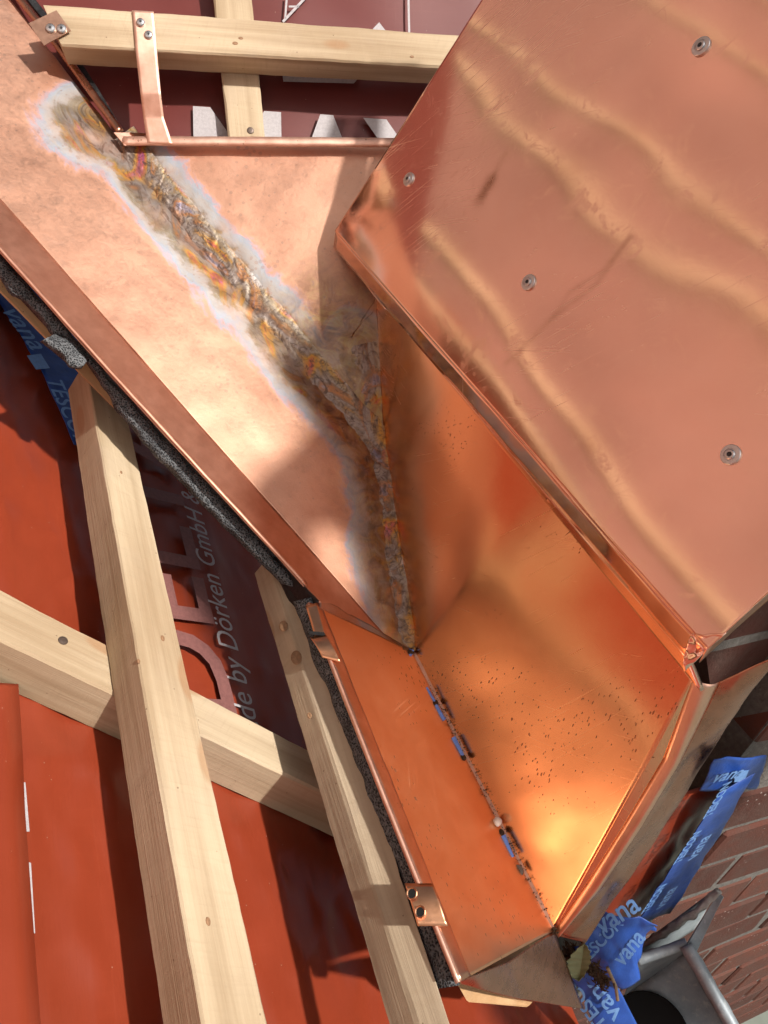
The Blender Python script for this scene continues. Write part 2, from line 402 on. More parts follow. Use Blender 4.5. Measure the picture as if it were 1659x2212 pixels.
M_PRINT = plain('grey_print', (.44, .41, .42), .55, 0, .2, 260, .4); M_PRINT2 = plain('faded_print', (.23, .095, .085), .5, 0, .25, 200, .1)
M_KNOT = plain('knot_wood', (.34, .19, .10), .7, 0, .45, 160, .3); M_FOAM = foam_mat(); M_TAR = plain('black_film', (.012, .012, .013), .45, 0, .3, 90, .8, .002)
M_BRICK = brick_mat(); M_MORT = plain('mortar', (.19, .175, .16), .95, 0, .35, 160, .9, .003, .1)
M_ZINC = zinc_mat(); M_STEEL = plain('stainless', (.62, .62, .63), .30, 1, .15, 80, .1)
M_STEELD = plain('dark_recess', (.06, .06, .065), .5, .6); M_IRON = plain('nail_steel', (.16, .12, .10), .5, .7)
M_TAPE = plain('blue_tape', (.02, .075, .34), .42, 0, .3, 60, .5, .002); M_TAPEP = plain('tape_print', (.15, .32, .66), .45, 0, .2, 200, .1)
M_BLUE = plain('blue_plastic', (.16, .30, .78), .4, 0, .2, 60, .2); M_DIRT = plain('dirt', (.09, .055, .035), .95, 0, .5, 300, .9, .002, .1)
M_WHITE = plain('white_pebble', (.80, .78, .75), .5, 0, .05); M_LEAF = plain('leaf', (.24, .26, .13), .6, 0, .3, 50); M_TWIG = plain('twig', (.30, .22, .13), .8, 0, .3, 90)
M_GROUND = plain('paving', (.20, .22, .19), .9, 0, .2, 6, .3, .01, .2); M_BLACK = plain('hole_shade', (.01, .01, .01), .9, 0, 0, 1, 0)  # flat black painted in for the shade inside the holes
M_PLAST = plain('mortar_smear', (.34, .33, .31), .9, 0, .3, 120, .8, .003, .1)
M_STAIN = copper('old_clip_copper', (.46, .28, .20), (.30, .17, .12), .45, .15, 0, scratch=0, patch=18)

# ------------------------------------------------------------------ ground
g = mesh_obj('ground', [Vector((-900, -900, 0)), Vector((900, -900, 0)), Vector((900, 900, 0)), Vector((-900, 900, 0))], [(0, 1, 2, 3)], M_GROUND)
g['kind'] = 'structure'; facing(g)

# ------------------------------------------------------------------ membranes of the two roofs
HL = (PLW.on(437, 2212, .115) - PLW.on(190, 792, .115)).normalized()      # along the tile battens, towards the bottom
GL = PLW.n.cross(HL); GL = GL if GL.dot(dirw((-1, 0, 0))) > 0 else -GL     # uphill, to the left
OL = PLW.on(300, 1400)
def LF(h, gg, off=0): return OL + HL * h + GL * gg + PLW.n * off
def memb_disp(v, a, b):
    q = v - OL; h, gg = q.dot(HL), q.dot(GL)
    r = .006 * noi((h * 1.2, gg * 5, 0)) + .005 * noi((h * 2.2, gg * 13, 3)) + .0032 * noi((h * 7 + gg * 12, gg * 26 - h * 8, 5)) + .0012 * noi((h * 20, gg * 60, 6)) + .006 * max(0, noi((h * 3 + gg * 5, gg * 9 - h * 6, 9))) ** 1.5 * min(1, max(0, gg + .05) * 5)
    r += -.004 + .0030 * (1 - abs(noi((h * 3 + gg * 6, gg * 11 - h * 7, 4)))) ** 7 + .0024 * (1 - abs(noi((h * 2.2 - gg * 3, gg * 17 + h * 3, 8)))) ** 8 + .0011 * noi((h * 25 + gg * 30, gg * 45, 2))
    return r
ml = ruled('underlay_membrane', [LF(-1.1, -.50), LF(.75, -.50)], [LF(-1.1, .95), LF(.75, .95)], 260, 230, M_ML, None, memb_disp)
tag(ml, 'red roofing membrane stretched under the crossing battens at lower left', 'membrane')
HA = math.radians(47)
def HF(h, gg, off=0):                              # unseen upper part of this roof, bent steeper for the cover plate to mirror
    d = max(0, gg - .95); return LF(h, min(gg, .95)) + (GL * math.cos(HA) + PLW.n * math.sin(HA)) * d + (PLW.n * math.cos(HA) - GL * math.sin(HA)) * off
hill = ruled('roof_slope', [HF(-3.4, .95), HF(3.2, .95)], [HF(-3.4, 9), HF(3.2, 9)], 30, 30, M_MH, ml)
low = ruled('roof_slope', [LF(.75, -.50), LF(3.2, -.50)], [LF(.75, .95), LF(3.2, .95)], 30, 20, M_ML, ml, memb_disp)
HT = (PT.on(900, 110) - PT.on(200, 60)).normalized(); ST = PT.n.cross(HT); ST = ST if ST.dot(dirw((0, 1, 0))) > 0 else -ST
OT = PT.on(540, 250)
def TF(h, s, off=0): return OT + HT * h + ST * s + PT.n * off
def membt(v, a, b):
    q = v - OT; h, s = q.dot(HT), q.dot(ST)
    return -.004 + .005 * noi((h * 4, s * 4, 1)) + .003 * noi((h * 9 + s * 12, s * 6 - h * 3, 2))
mt = ruled('underlay_membrane', [TF(-.9, -.25), TF(.8, -.25)], [TF(-.9, 1.2), TF(.8, 1.2)], 130, 110, M_MT, None, membt)
tag(mt, 'dark red roofing membrane with big pale letters behind the top battens', 'membrane')

# printing on the membranes
def tframe(o, x, n):
    y = n.cross(x).normalized(); m = Matrix((x.normalized(), y, n)).transposed().to_4x4(); m.translation = o; return m
a = PT.on(408, 452, .004); wM = (PT.on(1010, 352, 0) - PT.on(418, 330, 0)).length
t = text_mesh('printed_letters', 'MAXX', tframe(a, PT.on(1000, 480) - PT.on(408, 452), PT.n), .21, M_PRINT, mt, 0, .86, 1.0, .006)
a = PT.on(612, 176, .004)
slab('printed_bar', [PT.on(612, 176, .004), PT.on(764, 180, .004), PT.on(792, 150, .004), PT.on(608, 140, .004)], .0003, M_PRINT, mt)
def stroke(px, wd, parent, pl, mat, name='printed_line', off=.004):
    for (x0, y0), (x1, y1) in zip(px, px[1:]):
        p, q = pl.on(x0, y0, off), pl.on(x1, y1, off); s = (q - p).cross(pl.n).normalized() * wd
        slab(name, [p - s, q - s, q + s, p + s], .0003, mat, parent)
stroke([(611, 47), (668, -14)], .0018, mt, PT, M_PRINT); stroke([(620, -10), (616, 40)], .0014, mt, PT, M_PRINT); stroke([(624, 14), (646, 14)], .0014, mt, PT, M_PRINT)
stroke([(882, -20), (884, 70)], .0016, mt, PT, M_PRINT)
slab('printed_triangle', [PT.on(800, 68, .004), PT.on(819, 48, .004), PT.on(836, 70, .004)], .0003, M_PRINT, mt)
xdir = (PLW.on(385, 1040) - PLW.on(470, 1545)).normalized(); xdir = -HL
fr = tframe(PLW.on(516, 1566, .0075), -HL, PLW.n)
text_mesh('printed_letters', 'DELTA', fr, .17, M_PRINT2, ml, 0, 1.05, .95, .002)
fr = tframe(PLW.on(578, 1640, .0075), -HL, PLW.n)
text_mesh('printed_letters', 'made by D\u00f6rken GmbH & C', fr, .040, M_PRINT, ml, .25, 1.0, 1.0)
slab('printed_bar', [PLW.on(46, 1690, .010), PLW.on(55, 1690, .010), PLW.on(64, 1796, .010), PLW.on(51, 1796, .010)], .0003, M_PRINT, ml)
slab('printed_bar', [PLW.on(60, 1862, .010), PLW.on(67, 1864, .010), PLW.on(76, 2016, .010), PLW.on(60, 2014, .010)], .0003, M_PRINT, ml)

# the lapped edge of the next membrane width at the far left
lp = [PLW.on(38, 1480, .013), PLW.on(46, 1600, .013), PLW.on(52, 1750, .012), PLW.on(70, 2000, .012), PLW.on(92, 2300, .012)]
ruled('membrane_lap', lp, [p + GL * .5 + PLW.n * .004 for p in lp], 80, 30, M_ML, ml, lambda v, a, b: .002 + memb_disp(v, a, b) * min(1, b * 6), .0008)
# ------------------------------------------------------------------ timber
def lbeam(name, top4, pl, off, h, mat, seed, seg=50, ext=1.0, back=1.0, **k):
    """top face given by px: (s_left, s_right, e_left, e_right)"""
    sl, sr, el, er = [pl.on(x, y, off) for x, y in top4]; d = pl.n * h
    el, er = sl + (el - sl) * ext, sr + (er - sr) * ext; sl, sr = el + (sl - el) * back, er + (sr - er) * back
    return beam(name, [sl, sr, sr - d, sl - d], [el, er, er - d, el - d], mat, None, seg, seed=seed, **k)
cb = lbeam('counter_batten', ((-150, 1312), (-150, 1193), (760, 1742), (760, 1668)), PLW, .060, .060, M_WOOD, 1, 70, 1.14, 1.6)
tag(cb, 'pale counter batten with a nail, crossing under the long batten at left', 'batten')
b1 = lbeam('tile_batten', ((184, 780), (268, 868), (468, 2380), (620, 2380)), PLW, .115, .055, M_WOOD, 2, 110, 1.9)
tag(b1, 'long pale batten running steeply down the left side over the counter batten', 'batten')
q_ = [pt(578, 1206, zb(1206, .046)), pt(648, 1228, zb(1228, .034)), pt(938, 2330, zb(2330, .022)), pt(1016, 2330, zb(2330, .012))]; d_ = PLW.n * .032; q_[2] = q_[0] + (q_[2] - q_[0]) * 1.5; q_[3] = q_[1] + (q_[3] - q_[1]) * 1.5
b2 = beam('tile_batten', [q_[0], q_[1], q_[1] - d_, q_[0] - d_], [q_[2], q_[3], q_[3] - d_, q_[2] - d_], M_WOOD2, None, 100, seed=3)
tag(b2, 'weathered knotty batten lying against the grey foam strip', 'batten')
tb = lbeam('tile_batten', ((92, 8), (132, 98), (1180, 89), (1180, 158)), PT, .075, .045, M_WOOD, 4, 60)
tag(tb, 'horizontal pale batten along the top carrying the copper strap', 'batten')
tc = lbeam('counter_batten', ((452, -90), (536, -90), (500, 360), (578, 360)), PT, .030, .030, M_WOOD, 5)
tag(tc, 'short upright batten behind the horizontal batten at the top', 'batten')
eb = beam('timber_block', [pt(985, 2120, .70), pt(1190, 2120, .80), pt(1140, 2176, .79), pt(1010, 2165, .71)],
          [pt(985, 2000, .86), pt(1190, 1990, .93), pt(1130, 2060, .94), pt(1010, 2060, .88)], M_WOODD, None, 10)
tag(eb, 'timber block with end grain under the lower copper edge', 'timber block')
vb = beam('valley_board', [PCL.on(-110, 450, -.045), PCL.on(-140, 490, -.045), PCL.on(-140, 490, -.065), PCL.on(-110, 450, -.065)],
          [PCL.on(700, 1330, -.03), PCL.on(580, 1222, -.05), PCL.on(580, 1222, -.07), PCL.on(700, 1330, -.05)], M_WOODD, None, 40)
tag(vb, 'brown timber board edge under the long foam strip', 'board')
n2_ = (q_[1] - q_[0]).cross(q_[2] - q_[0]).normalized(); n2_ = n2_ if n2_.dot(CAM - q_[0]) > 0 else -n2_; P2 = PL(n2_, q_[0])
for (x_, y_, r_) in ((612, 1352, .0062), (640, 1420, .0075), (668, 1545, .003)):
    p_ = P2.on(x_, y_, .0004); fr_ = nframe(p_, n2_, q_[2] - q_[0])
    lathe('knot', [(r_ * 1.2, -.0006), (r_, .0002), (r_ * .55, .0004), (r_ * .1, .0001)], fr_ @ Matrix.Diagonal((1.0, .7, 1, 1)), M_KNOT, b2, 20)
for (x_, y_, r_) in ((352, 1378, .0030), (300, 1428, .0022), (450, 1990, .0030), (262, 1020, .0022)):
    p_ = PLW.on(x_, y_, .1155); lathe('knot', [(r_ * 1.2, -.0006), (r_, .0002), (r_ * .3, .0003)], nframe(p_, PLW.n, HL) @ Matrix.Diagonal((1.0, .6, 1, 1)), M_KNOT, b1, 16)
for (x_, y_, r_) in ((508, 93, .0034), (520, 82, .0028), (890, 122, .0026)):
    p_ = PT.on(x_, y_, .0755); lathe('knot', [(r_ * 1.2, -.0006), (r_, .0002), (r_ * .3, .0003)], nframe(p_, PT.n, HT) @ Matrix.Diagonal((1.0, .6, 1, 1)), M_KNOT, tb, 16)
def nail(px, pl, off, r, parent):
    p = pl.on(px[0], px[1], off)
    lathe('nail_head', [(r * .9, -.002), (r, .0004), (r * .9, .0012), (r * .45, .0016)], nframe(p, pl.n), M_IRON, parent, 14)
nail((136, 1384), PLW, .060, .0050, cb); nail((541, 282), PT, .030, .0050, tc)
# battens further up the same roof: outside the picture, but mirrored in the cover plate
QN = PLW.n * math.cos(HA) - GL * math.sin(HA); QG = GL * math.cos(HA) + PLW.n * math.sin(HA)
for k in range(18):
    gg = 1.05 + k * .40 + .12 * math.sin(k * 2.3); f_, n_, g_ = (HF, QN, QG)
    s = f_(-3.3, gg, .012); e = f_(3.0, gg, .012); d = n_ * .012; q = g_ * .04
    o = beam('tile_batten', [s, s + q, s + q - d, s - d], [e, e + q, e + q - d, e - d], M_WOODL, None, 6, seed=k)
    tag(o, 'batten further up the left roof, seen only as streaks in the copper plate', 'batten', 'battens up the left roof')
s = LF(-1.1, .62, .115); e = LF(3.0, .62, .115); d = PLW.n * .055; q = GL * .05
o = beam('tile_batten', [s, s + q, s + q - d, s - d], [e, e + q, e + q - d, e - d], M_WOOD, None, 6, seed=3)
tag(o, 'first batten uphill of the picture, parallel to the long left batten', 'batten')

# ------------------------------------------------------------------ copper valley
cv = thing('copper_valley', 'welded copper valley sheet with rainbow heat marks between the two roofs', 'valley flashing', V)
weld_line = [PCL.on(205, 245), PCL.on(250, 300), PCL.on(330, 410), PCL.on(470, 575), PCL.on(610, 740), PCL.on(720, 870), PCL.on(800, 965), J]
weld_line2 = [PC.on(772, 745), PC.on(795, 850), PC.on(808, 950), PCL.on(826, 1060), PCL.on(838, 1170), PCL.on(850, 1280), PCL.on(872, 1380), V]
def seg_d(v, L):
    best = 9
    for a, b in zip(L, L[1:]):
        ab = b - a; t = max(0, min(1, (v - a).dot(ab) / ab.length_squared)); best = min(best, (v - a - ab * t).length)
    return best
blob = PCL.on(200, 285)
def wd(v): return min(seg_d(v, weld_line), seg_d(v, weld_line2) * .95 + .004, max(0, (v - blob).length * .9 - .012))
def along_across(v):
    best = (9, 0, 0)
    for k_, L in enumerate((weld_line, weld_line2)):
        acc = 3.0 * k_
        for a, b in zip(L, L[1:]):
            ab = b - a; t = max(0, min(1, (v - a).dot(ab) / ab.length_squared)); r_ = v - a - ab * t
            if r_.length < best[0]: best = (r_.length, acc + ab.length * t, math.copysign(r_.length, r_.dot(ab.cross(CAM - a))))
            acc += ab.length
    return best
SP = [PC.on(725, 700), PC.on(735, 800), PC.on(770, 880), J]
def wso(v):  # brown oxide at the weld, spread wider to paint in deeper shade
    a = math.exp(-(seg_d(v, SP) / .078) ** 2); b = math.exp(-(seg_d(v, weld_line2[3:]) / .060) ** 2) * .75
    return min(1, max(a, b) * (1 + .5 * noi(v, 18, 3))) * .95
AT = {'weld': wd, 'along': lambda v: along_across(v)[1], 'across': lambda v: along_across(v)[2], 'stain_shade': wso}
def dents(v, a, b): return .0016 * noi(v, 9) + .0007 * noi(v, 26, 2) + .0006 * noi(v, 60, 4) * math.exp(-wd(v) / .03) * 3
clo = [PCL.on(-260, 140), PCL.on(0, 428), PCL.on(200, 655), PCL.on(420, 905), PCL.on(640, 1152), PCL.on(838, 1378), V]
cli = [PCL.on(-60, -95), PCL.on(18, -4), PCL.on(130, 138), PCL.on(250, 292), PCL.on(480, 573), PCL.on(700, 842), J, V]
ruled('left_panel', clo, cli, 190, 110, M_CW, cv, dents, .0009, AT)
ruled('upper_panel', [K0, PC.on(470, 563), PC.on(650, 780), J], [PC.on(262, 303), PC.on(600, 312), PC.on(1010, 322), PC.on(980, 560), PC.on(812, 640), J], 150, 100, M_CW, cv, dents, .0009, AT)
# the flange along the left edge, standing up over the foam
slo = [PCL.on(-260, 262, .024), PCL.on(0, 545, .024), PCL.on(200, 768, .024), PCL.on(430, 1020, .022), PCL.on(662, 1272, .020), PCL.on(700, 1312, .016)]
sli = [PCL.on(-260, 140), PCL.on(0, 428), PCL.on(200, 655), PCL.on(420, 905), PCL.on(640, 1152), PCL.on(838, 1378)]
ruled('flange', sli, slo, 120, 14, M_S, cv, lambda v, a, b: .0012 * noi(v, 14), .0009)
# rolled hem along the outer edge of the flange
hm = [p + PCL.n * .0015 for p in slo[:-1]]
def lip(name, line, inward, wdt, mat, parent, rise=.002, n=80, th=.001):
    A = [p for p in line]; B = [p + i * wdt for p, i in zip(line, inward)]
    return ruled(name, A, B, n, 6, mat, parent, lambda v, a, b: rise * (1 - abs(2 * b - 1) ** 3) + .0006 * noi(v, 40), th)
inw = [(sli[min(i, len(sli) - 1)] - slo[i]).normalized() for i in range(len(slo) - 1)]
lip('hem', hm, inw, .012, M_S, cv)
# seam plates where the flange meets the lower valley
B0 = pt(668, 1302, .862); B1 = pt(994, 2120, .618)
bo = [B0] + [pt(x, y, 1 / (1 / .862 + (1 / .618 - 1 / .862) * (y - 1302) / 818.)) for x, y in ((745, 1500), (830, 1715), (912, 1918))] + [B1]
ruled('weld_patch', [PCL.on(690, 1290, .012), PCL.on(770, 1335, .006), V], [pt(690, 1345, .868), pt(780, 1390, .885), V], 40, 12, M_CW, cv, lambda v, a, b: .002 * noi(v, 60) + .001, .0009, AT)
def bd(v, a, b): return (.0016 * noi(v, 8, 1) + .0006 * noi(v, 30, 4)) * min(1, b * 6)
ruled('lower_panel', [V, V.lerp(D, .25), V.lerp(D, .5), V.lerp(D, .75), D], bo, 140, 80, M_B, cv, bd, .0009)
binw = [(V - B0).normalized(), (pt(960, 1600, .85) - bo[1]).normalized(), (pt(1030, 1760, .80) - bo[2]).normalized(), (pt(1080, 1935, .75) - bo[3]).normalized(), (D - B1).normalized()]
lip('hem', [p + (CAM - p).normalized() * .004 for p in bo], binw, .0195, copper('lower_hem', (.74, .40, .27), (.60, .30, .19), .32, .12, .35, patch=12, spot_scale=180, scratch=.5), cv, .0008)
ruled('hem_edge', [p + (CAM - p).normalized() * .0045 - i * .0012 for p, i in zip(bo, binw)], [p + (CAM - p).normalized() * .0045 + i * .0008 for p, i in zip(bo, binw)], 60, 3, M_HEM, cv, None, .004)
cw_ = dirw((.0042, .001, 0)); cl_ = [V.lerp(D, t_) for t_ in (0, .33, .66, 1)]
ruled('crease_fold', [tow_(p, .0022) - cw_ for p in cl_], [tow_(p, .0022) + cw_ for p in cl_], 90, 6, M_S, cv, lambda v, a, b: .0006 * noi(v, 50), .0006)
# right side panel, leaning up to the cover plate
ru = [zpp(830, 632, .05), zpp(995, 840, .05), zpp(1175, 1061, .05), zpp(1310, 1226, .05), zpp(1496, 1468, .05)]
rl = [PC.on(812, 640), J, PCL.on(862, 1200), V, V.lerp(D, .25), V.lerp(D, .5), V.lerp(D, .75), D]
def rd(v, a, b): return (.0022 * noi(v, 6, 3) + .0008 * noi(v, 16, 5)) * min(1, b * 6)
ruled('right_panel', rl, ru, 170, 110, M_R, cv, rd, .0009)
# free edge of the right panel: rolled rib, then a crumpled copper strip hanging down to the wall
re_ = [ru[-1], pt(1434, 1640, .712), pt(1344, 1790, .741), pt(1267, 1910, .767), D]
f1 = [pt(1556, 1472, .685), pt(1470, 1645, .716), pt(1382, 1792, .745), pt(1299, 1918, .770), pt(1208, 2018, .793)]
ruled('right_panel_margin', [ru[-1].lerp(D, t_) for t_ in (0, .3, .55, .8, 1)], re_, 60, 8, M_R, cv, None, .0009)
ruled('rolled_edge', re_, f1, 80, 10, M_RIB, cv, lambda v, a, b: .006 * math.sin(math.pi * b), .0009)
f2 = [pt(1690, 1408, .660), pt(1566, 1568, .735), pt(1484, 1702, .770), pt(1402, 1832, .795), pt(1322, 1945, .808), pt(1266, 2030, .808)]
def cr(v, a, b): return (.005 * noi(v, 9, 7) + .0025 * noi(v, 24, 8)) * min(1, b * 3)
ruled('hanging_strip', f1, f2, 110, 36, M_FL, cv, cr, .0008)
# turned-down end of the lower panel
e1 = [B1 + (CAM - B1).normalized() * .001, pt(1100, 2078, .705), D]
e2 = [pt(997, 2128, .632), pt(1130, 2160, .742), pt(1262, 2180, .835)]
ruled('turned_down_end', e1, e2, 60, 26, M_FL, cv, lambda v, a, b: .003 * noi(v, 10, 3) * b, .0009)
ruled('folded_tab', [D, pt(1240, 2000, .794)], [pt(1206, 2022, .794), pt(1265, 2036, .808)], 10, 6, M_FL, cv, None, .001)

# weld seams: a broad low run of melted, overlapping puddles with a rough ridge in the middle
def bead(L, n, wid, hgt, seed, name='weld_bead'):
    c = resample(L, n); tot = sum((b - a).length for a, b in zip(L, L[1:])); vs = []; fs = []; m = 33
    puddles = []; s0 = 0
    while s0 < tot:
        puddles.append((s0, random.gauss(0, .004), wid * random.uniform(.6, 1.9), hgt * random.uniform(.4, 1.3))); s0 += random.uniform(.008, .030)
    for i, p in enumerate(c):
        t = (c[min(i + 4, n - 1)] - c[max(i - 4, 0)]).normalized(); nn = (CAM - p).normalized(); s = t.cross(nn).normalized(); sp = tot * i / (n - 1)
        for j in range(m):
            q = 2 * j / (m - 1) - 1; lat = q * .030 + .003 * noi(p, 20, seed + 3); x = p + s * lat; fade = max(0, 1 - q ** 4); h = -.0010
            jx = .005 * noi(x, 70, seed + 6); jy = .005 * noi(x, 70, seed + 8)
            for k, (c0, o0, w_, h_) in enumerate(puddles):
                r2 = ((sp + jx - c0) / (w_ * 1.25)) ** 2 + ((lat + jy - o0) / w_) ** 2
                if r2 < 1: h = max(h, h_ * ((1 - r2) ** .8 * .7 + .22 * math.sin(r2 * 11) * (1 - r2)))
            rid = max(0, 1 - abs(lat + jy * 1.5 - .004 * noi(p, 35, seed + 9)) / .0045); h += rid * .0014 * (.5 + noi(x, 130, seed + 2) * 1.4)
            h += fade * (.0018 * noi(x, 40, seed) + .0008 * noi(x, 100, seed + 1) + .0002 * noi(x, 260, seed + 4))
            vs.append(x + nn * (h - .0022 * (1 - fade)))
    for i in range(n - 1):
        for j in range(m - 1):
            k = i * m + j; fs.append((k, k + 1, k + m + 1, k + m))
    at = {k: [f(v) for v in vs] for k, f in AT.items() if k != 'stain_shade'}
    o = mesh_obj(name, vs, fs, M_BEAD, cv, smooth=True, attrs=at); facing(o)
bead(weld_line[1:], 520, .0135, .0019, 1); bead(weld_line2, 420, .0120, .0024, 5)

# upper hems of the valley
def tube_strip(name, line, wv, mat, parent, th=.004, n=60):
    return ruled(name, line, [p + wv for p in line], n, 5, mat, parent, lambda v, a, b: .003 * (1 - (2 * b - 1) ** 2) + .0008 * noi(v, 50), th)
uh = [PC.on(266, 314, .016), PC.on(560, 315, .016), PC.on(1000, 319, .016)]
tube_strip('hem', uh, PC.on(560, 296, .014) - PC.on(560, 316, .016), M_HEM, cv)
lh = [PCL.on(-30, -78, .012), PCL.on(110, 92, .012), PCL.on(252, 288, .012)]
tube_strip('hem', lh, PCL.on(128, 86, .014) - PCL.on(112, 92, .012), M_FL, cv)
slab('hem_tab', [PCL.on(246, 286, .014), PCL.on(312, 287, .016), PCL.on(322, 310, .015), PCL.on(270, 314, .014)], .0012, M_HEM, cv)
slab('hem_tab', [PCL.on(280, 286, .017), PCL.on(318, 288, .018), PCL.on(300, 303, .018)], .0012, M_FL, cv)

# ------------------------------------------------------------------ clips
st = thing('copper_strap', 'long copper strap screwed to the top batten and hooked on the hem', 'strap', PC.on(340, 310, .02))
sl_ = [PT.on(285, 22, .0775), PT.on(289, 60, .0775), PT.on(293, 112, .0775), PC.on(303, 200, .04), PC.on(310, 255, .022), PC.on(318, 308, .018)]
sr_ = [PT.on(332, 25, .0775), PT.on(336, 62, .0775), PT.on(340, 118, .0775), PC.on(347, 200, .04), PC.on(354, 255, .022), PC.on(373, 311, .018)]
ruled('strap_band', sl_, sr_, 60, 8, M_HEM, st, lambda v, a, b: .0006 * noi(v, 40), .0009)
def flat_screw(px, pl, off, parent, r=.0055):
    p = pl.on(px[0], px[1], off); fr = nframe(p, pl.n)
    h = lathe('screw', [(r, -.001), (r, .0008), (r * .8, .0018), (r * .35, .0022)], fr, M_STEEL, parent, 18)
    lathe('drive_recess', [(r * .3, .0015), (r * .3, .0025)], fr, M_STEELD, h, 6)
flat_screw((304, 48), PT, .079, st); flat_screw((321, 75), PT, .079, st)
c1 = thing('copper_clip', 'brown weathered copper clip with two rivets at the top left corner', 'clip', PCL.on(105, 60, .02))
slab('clip_plate', [PT.on(62, 50, .080), PT.on(122, 22, .080), PT.on(153, 66, .080), PT.on(95, 98, .080)], .0012, M_STAIN, c1)
flat_screw((109, 61), PT, .081, c1, .006); flat_screw((133, 62), PT, .081, c1, .006)
def tow(p, d): return p + (CAM - p).normalized() * d
c2 = thing('copper_clip', 'small orange copper clip lapped over the upper end of the lower hem', 'clip', pt(700, 1400, .84))
def quadclip(root, px, z0, mat=M_HEM, bend=.003):
    (x0, y0), (x1, y1), (x2, y2), (x3, y3) = px
    ruled('clip_plate', [pt(x0, y0, z0[0]), pt(x1, y1, z0[1])], [pt(x3, y3, z0[3]), pt(x2, y2, z0[2])], 14, 10, mat, root, lambda v, a, b: bend * math.sin(math.pi * min(1, b * 1.1)) + .0006 * noi(v, 60), .001)
M_CLIP = copper('clip_copper', (.82, .44, .26), (.70, .34, .18), .30, .1, .5, patch=16, spot_scale=200, scratch=.2)
quadclip(c2, [(670, 1376), (704, 1370), (736, 1430), (696, 1420)], (zb(1376, -.007), zb(1370, -.007), zb(1430, -.007), zb(1420, -.007)), M_CLIP)
ruled('clip_tongue', [pt(660, 1308, zb(1308, -.006)), pt(683, 1385, zb(1385, -.006))], [pt(686, 1302, zb(1302, -.006)), pt(708, 1385, zb(1385, -.006))], 12, 6, M_CLIP, c2, None, .001)
c3 = thing('copper_clip', 'copper clip with two round holes on the lower hem', 'clip', pt(915, 1945, .69))
quadclip(c3, [(874, 1908), (935, 1908), (968, 2000), (902, 2000)], (zb(1908, -.005), zb(1908, -.005), zb(2000, -.005), zb(2000, -.005)), M_CLIP, .0025)
for px, z in (((890, 1930), zb(1930, -.007)), ((908, 1970), zb(1970, -.007))):
    p = pt(px[0], px[1], z); p = tow(p, .0035); fr = nframe(p, (CAM - p) * .4 + dirw((-.3, .2, .3)))
    h = lathe('hole_rim', [(.0034, .0003), (.0044, .0009), (.0050, .0002)], fr, M_CLIP, c3, 18)
    lathe('hole', [(.0036, -.0002), (.0036, .0004)], fr, M_BLACK, h, 18)

# ------------------------------------------------------------------ foam strips
def foam(name, A, B, n, label, depth=.02, seed=0, m=10):
    a = resample(A, n); b = resample(B, n); vs = []; fs = []; k = 2 * m
    for i in range(n):
        for j in range(m):
            t = j / (m - 1); p = a[i].lerp(b[i], t); nn = (CAM - p).normalized()
            e = .004 * noi(p, 45, seed) * (abs(2 * t - 1) ** 2) * 2
            vs.append(p + (b[i] - a[i]).normalized() * e + nn * (.010 * (1 - (2 * t - 1) ** 4) + .0022 * noi(p, 110, seed) + .0012 * noi(p, 320, seed)))
        for j in range(m):
            t = 1 - j / (m - 1); p = a[i].lerp(b[i], t); nn = (CAM - p).normalized(); vs.append(p - nn * depth)
    for i in range(n - 1):
        for j in range(k): fs.append((i * k + j, i * k + (j + 1) % k, (i + 1) * k + (j + 1) % k, (i + 1) * k + j))
    fs += [tuple(range(k - 1, -1, -1)), tuple(range((n - 1) * k, n * k))]
    o = mesh_obj(name, vs, fs, M_FOAM, None, smooth=True); tag(o, label, 'foam strip'); return o
foam('foam_strip', [PCL.on(-120, 470, -.012), PCL.on(0, 600, -.012), PCL.on(108, 716, -.012), PCL.on(170, 762, -.012), PCL.on(300, 946, -.012), PCL.on(420, 1075, -.012), PCL.on(560, 1215, -.012), PCL.on(612, 1262, -.012)],
     [PCL.on(-120, 420, -.004), PCL.on(0, 548, -.004), PCL.on(110, 672, -.004), PCL.on(180, 752, -.004), PCL.on(310, 895, -.004), PCL.on(440, 1034, -.004), PCL.on(570, 1172, -.004), PCL.on(660, 1275, -.004)], 200, 'grey speckled foam strip tucked under the left copper flange')
o = foam('foam_strip', [PCL.on(86, 738, .002), PCL.on(112, 758, .002), PCL.on(150, 790, .002), PCL.on(182, 788, .002)], [PCL.on(116, 722, .002), PCL.on(150, 726, .002), PCL.on(178, 748, .002), PCL.on(192, 774, .002)], 40, 'torn scrap of foam hanging over the top of the long batten', .012, 4)
foam('foam_strip', [pt(x, y, zb(y, .030)) for x, y in ((632, 1300), (696, 1470), (786, 1700), (866, 1905), (934, 2138))],
     [pt(x, y, zb(y, .012)) for x, y in ((670, 1290), (749, 1500), (834, 1715), (916, 1918), (994, 2128))], 200, 'grey speckled foam strip beside the lower hem', .02, 7)
def ribbon(name, line, wds, mat, label, cat, seed, z=.003):
    A = line; B = wds
    o = ruled(name, A, B, 80, 8, mat, None, lambda v, a, b: .0014 * noi(v, 60, seed) + z, .003); tag(o, label, cat); return o
ribbon('foam_liner', [pt(x, y, zb(y, .042)) for x, y in ((606, 1256), (655, 1345), (722, 1560), (796, 1770), (854, 1925), (920, 2130))],
       [pt(x, y, zb(y, .030)) for x, y in ((640, 1262), (676, 1370), (738, 1560), (812, 1765), (882, 1935), (944, 2136))], M_TAR, 'black film edge between the weathered batten and the lower foam', 'liner', 2)
ribbon('foam_liner', [pt(574, 1218, .930), pt(622, 1262, .912), pt(668, 1330, .885)], [pt(600, 1200, .915), pt(645, 1250, .900), pt(690, 1298, .868)], M_TAR, 'torn black film where the two foam strips meet', 'liner', 5)
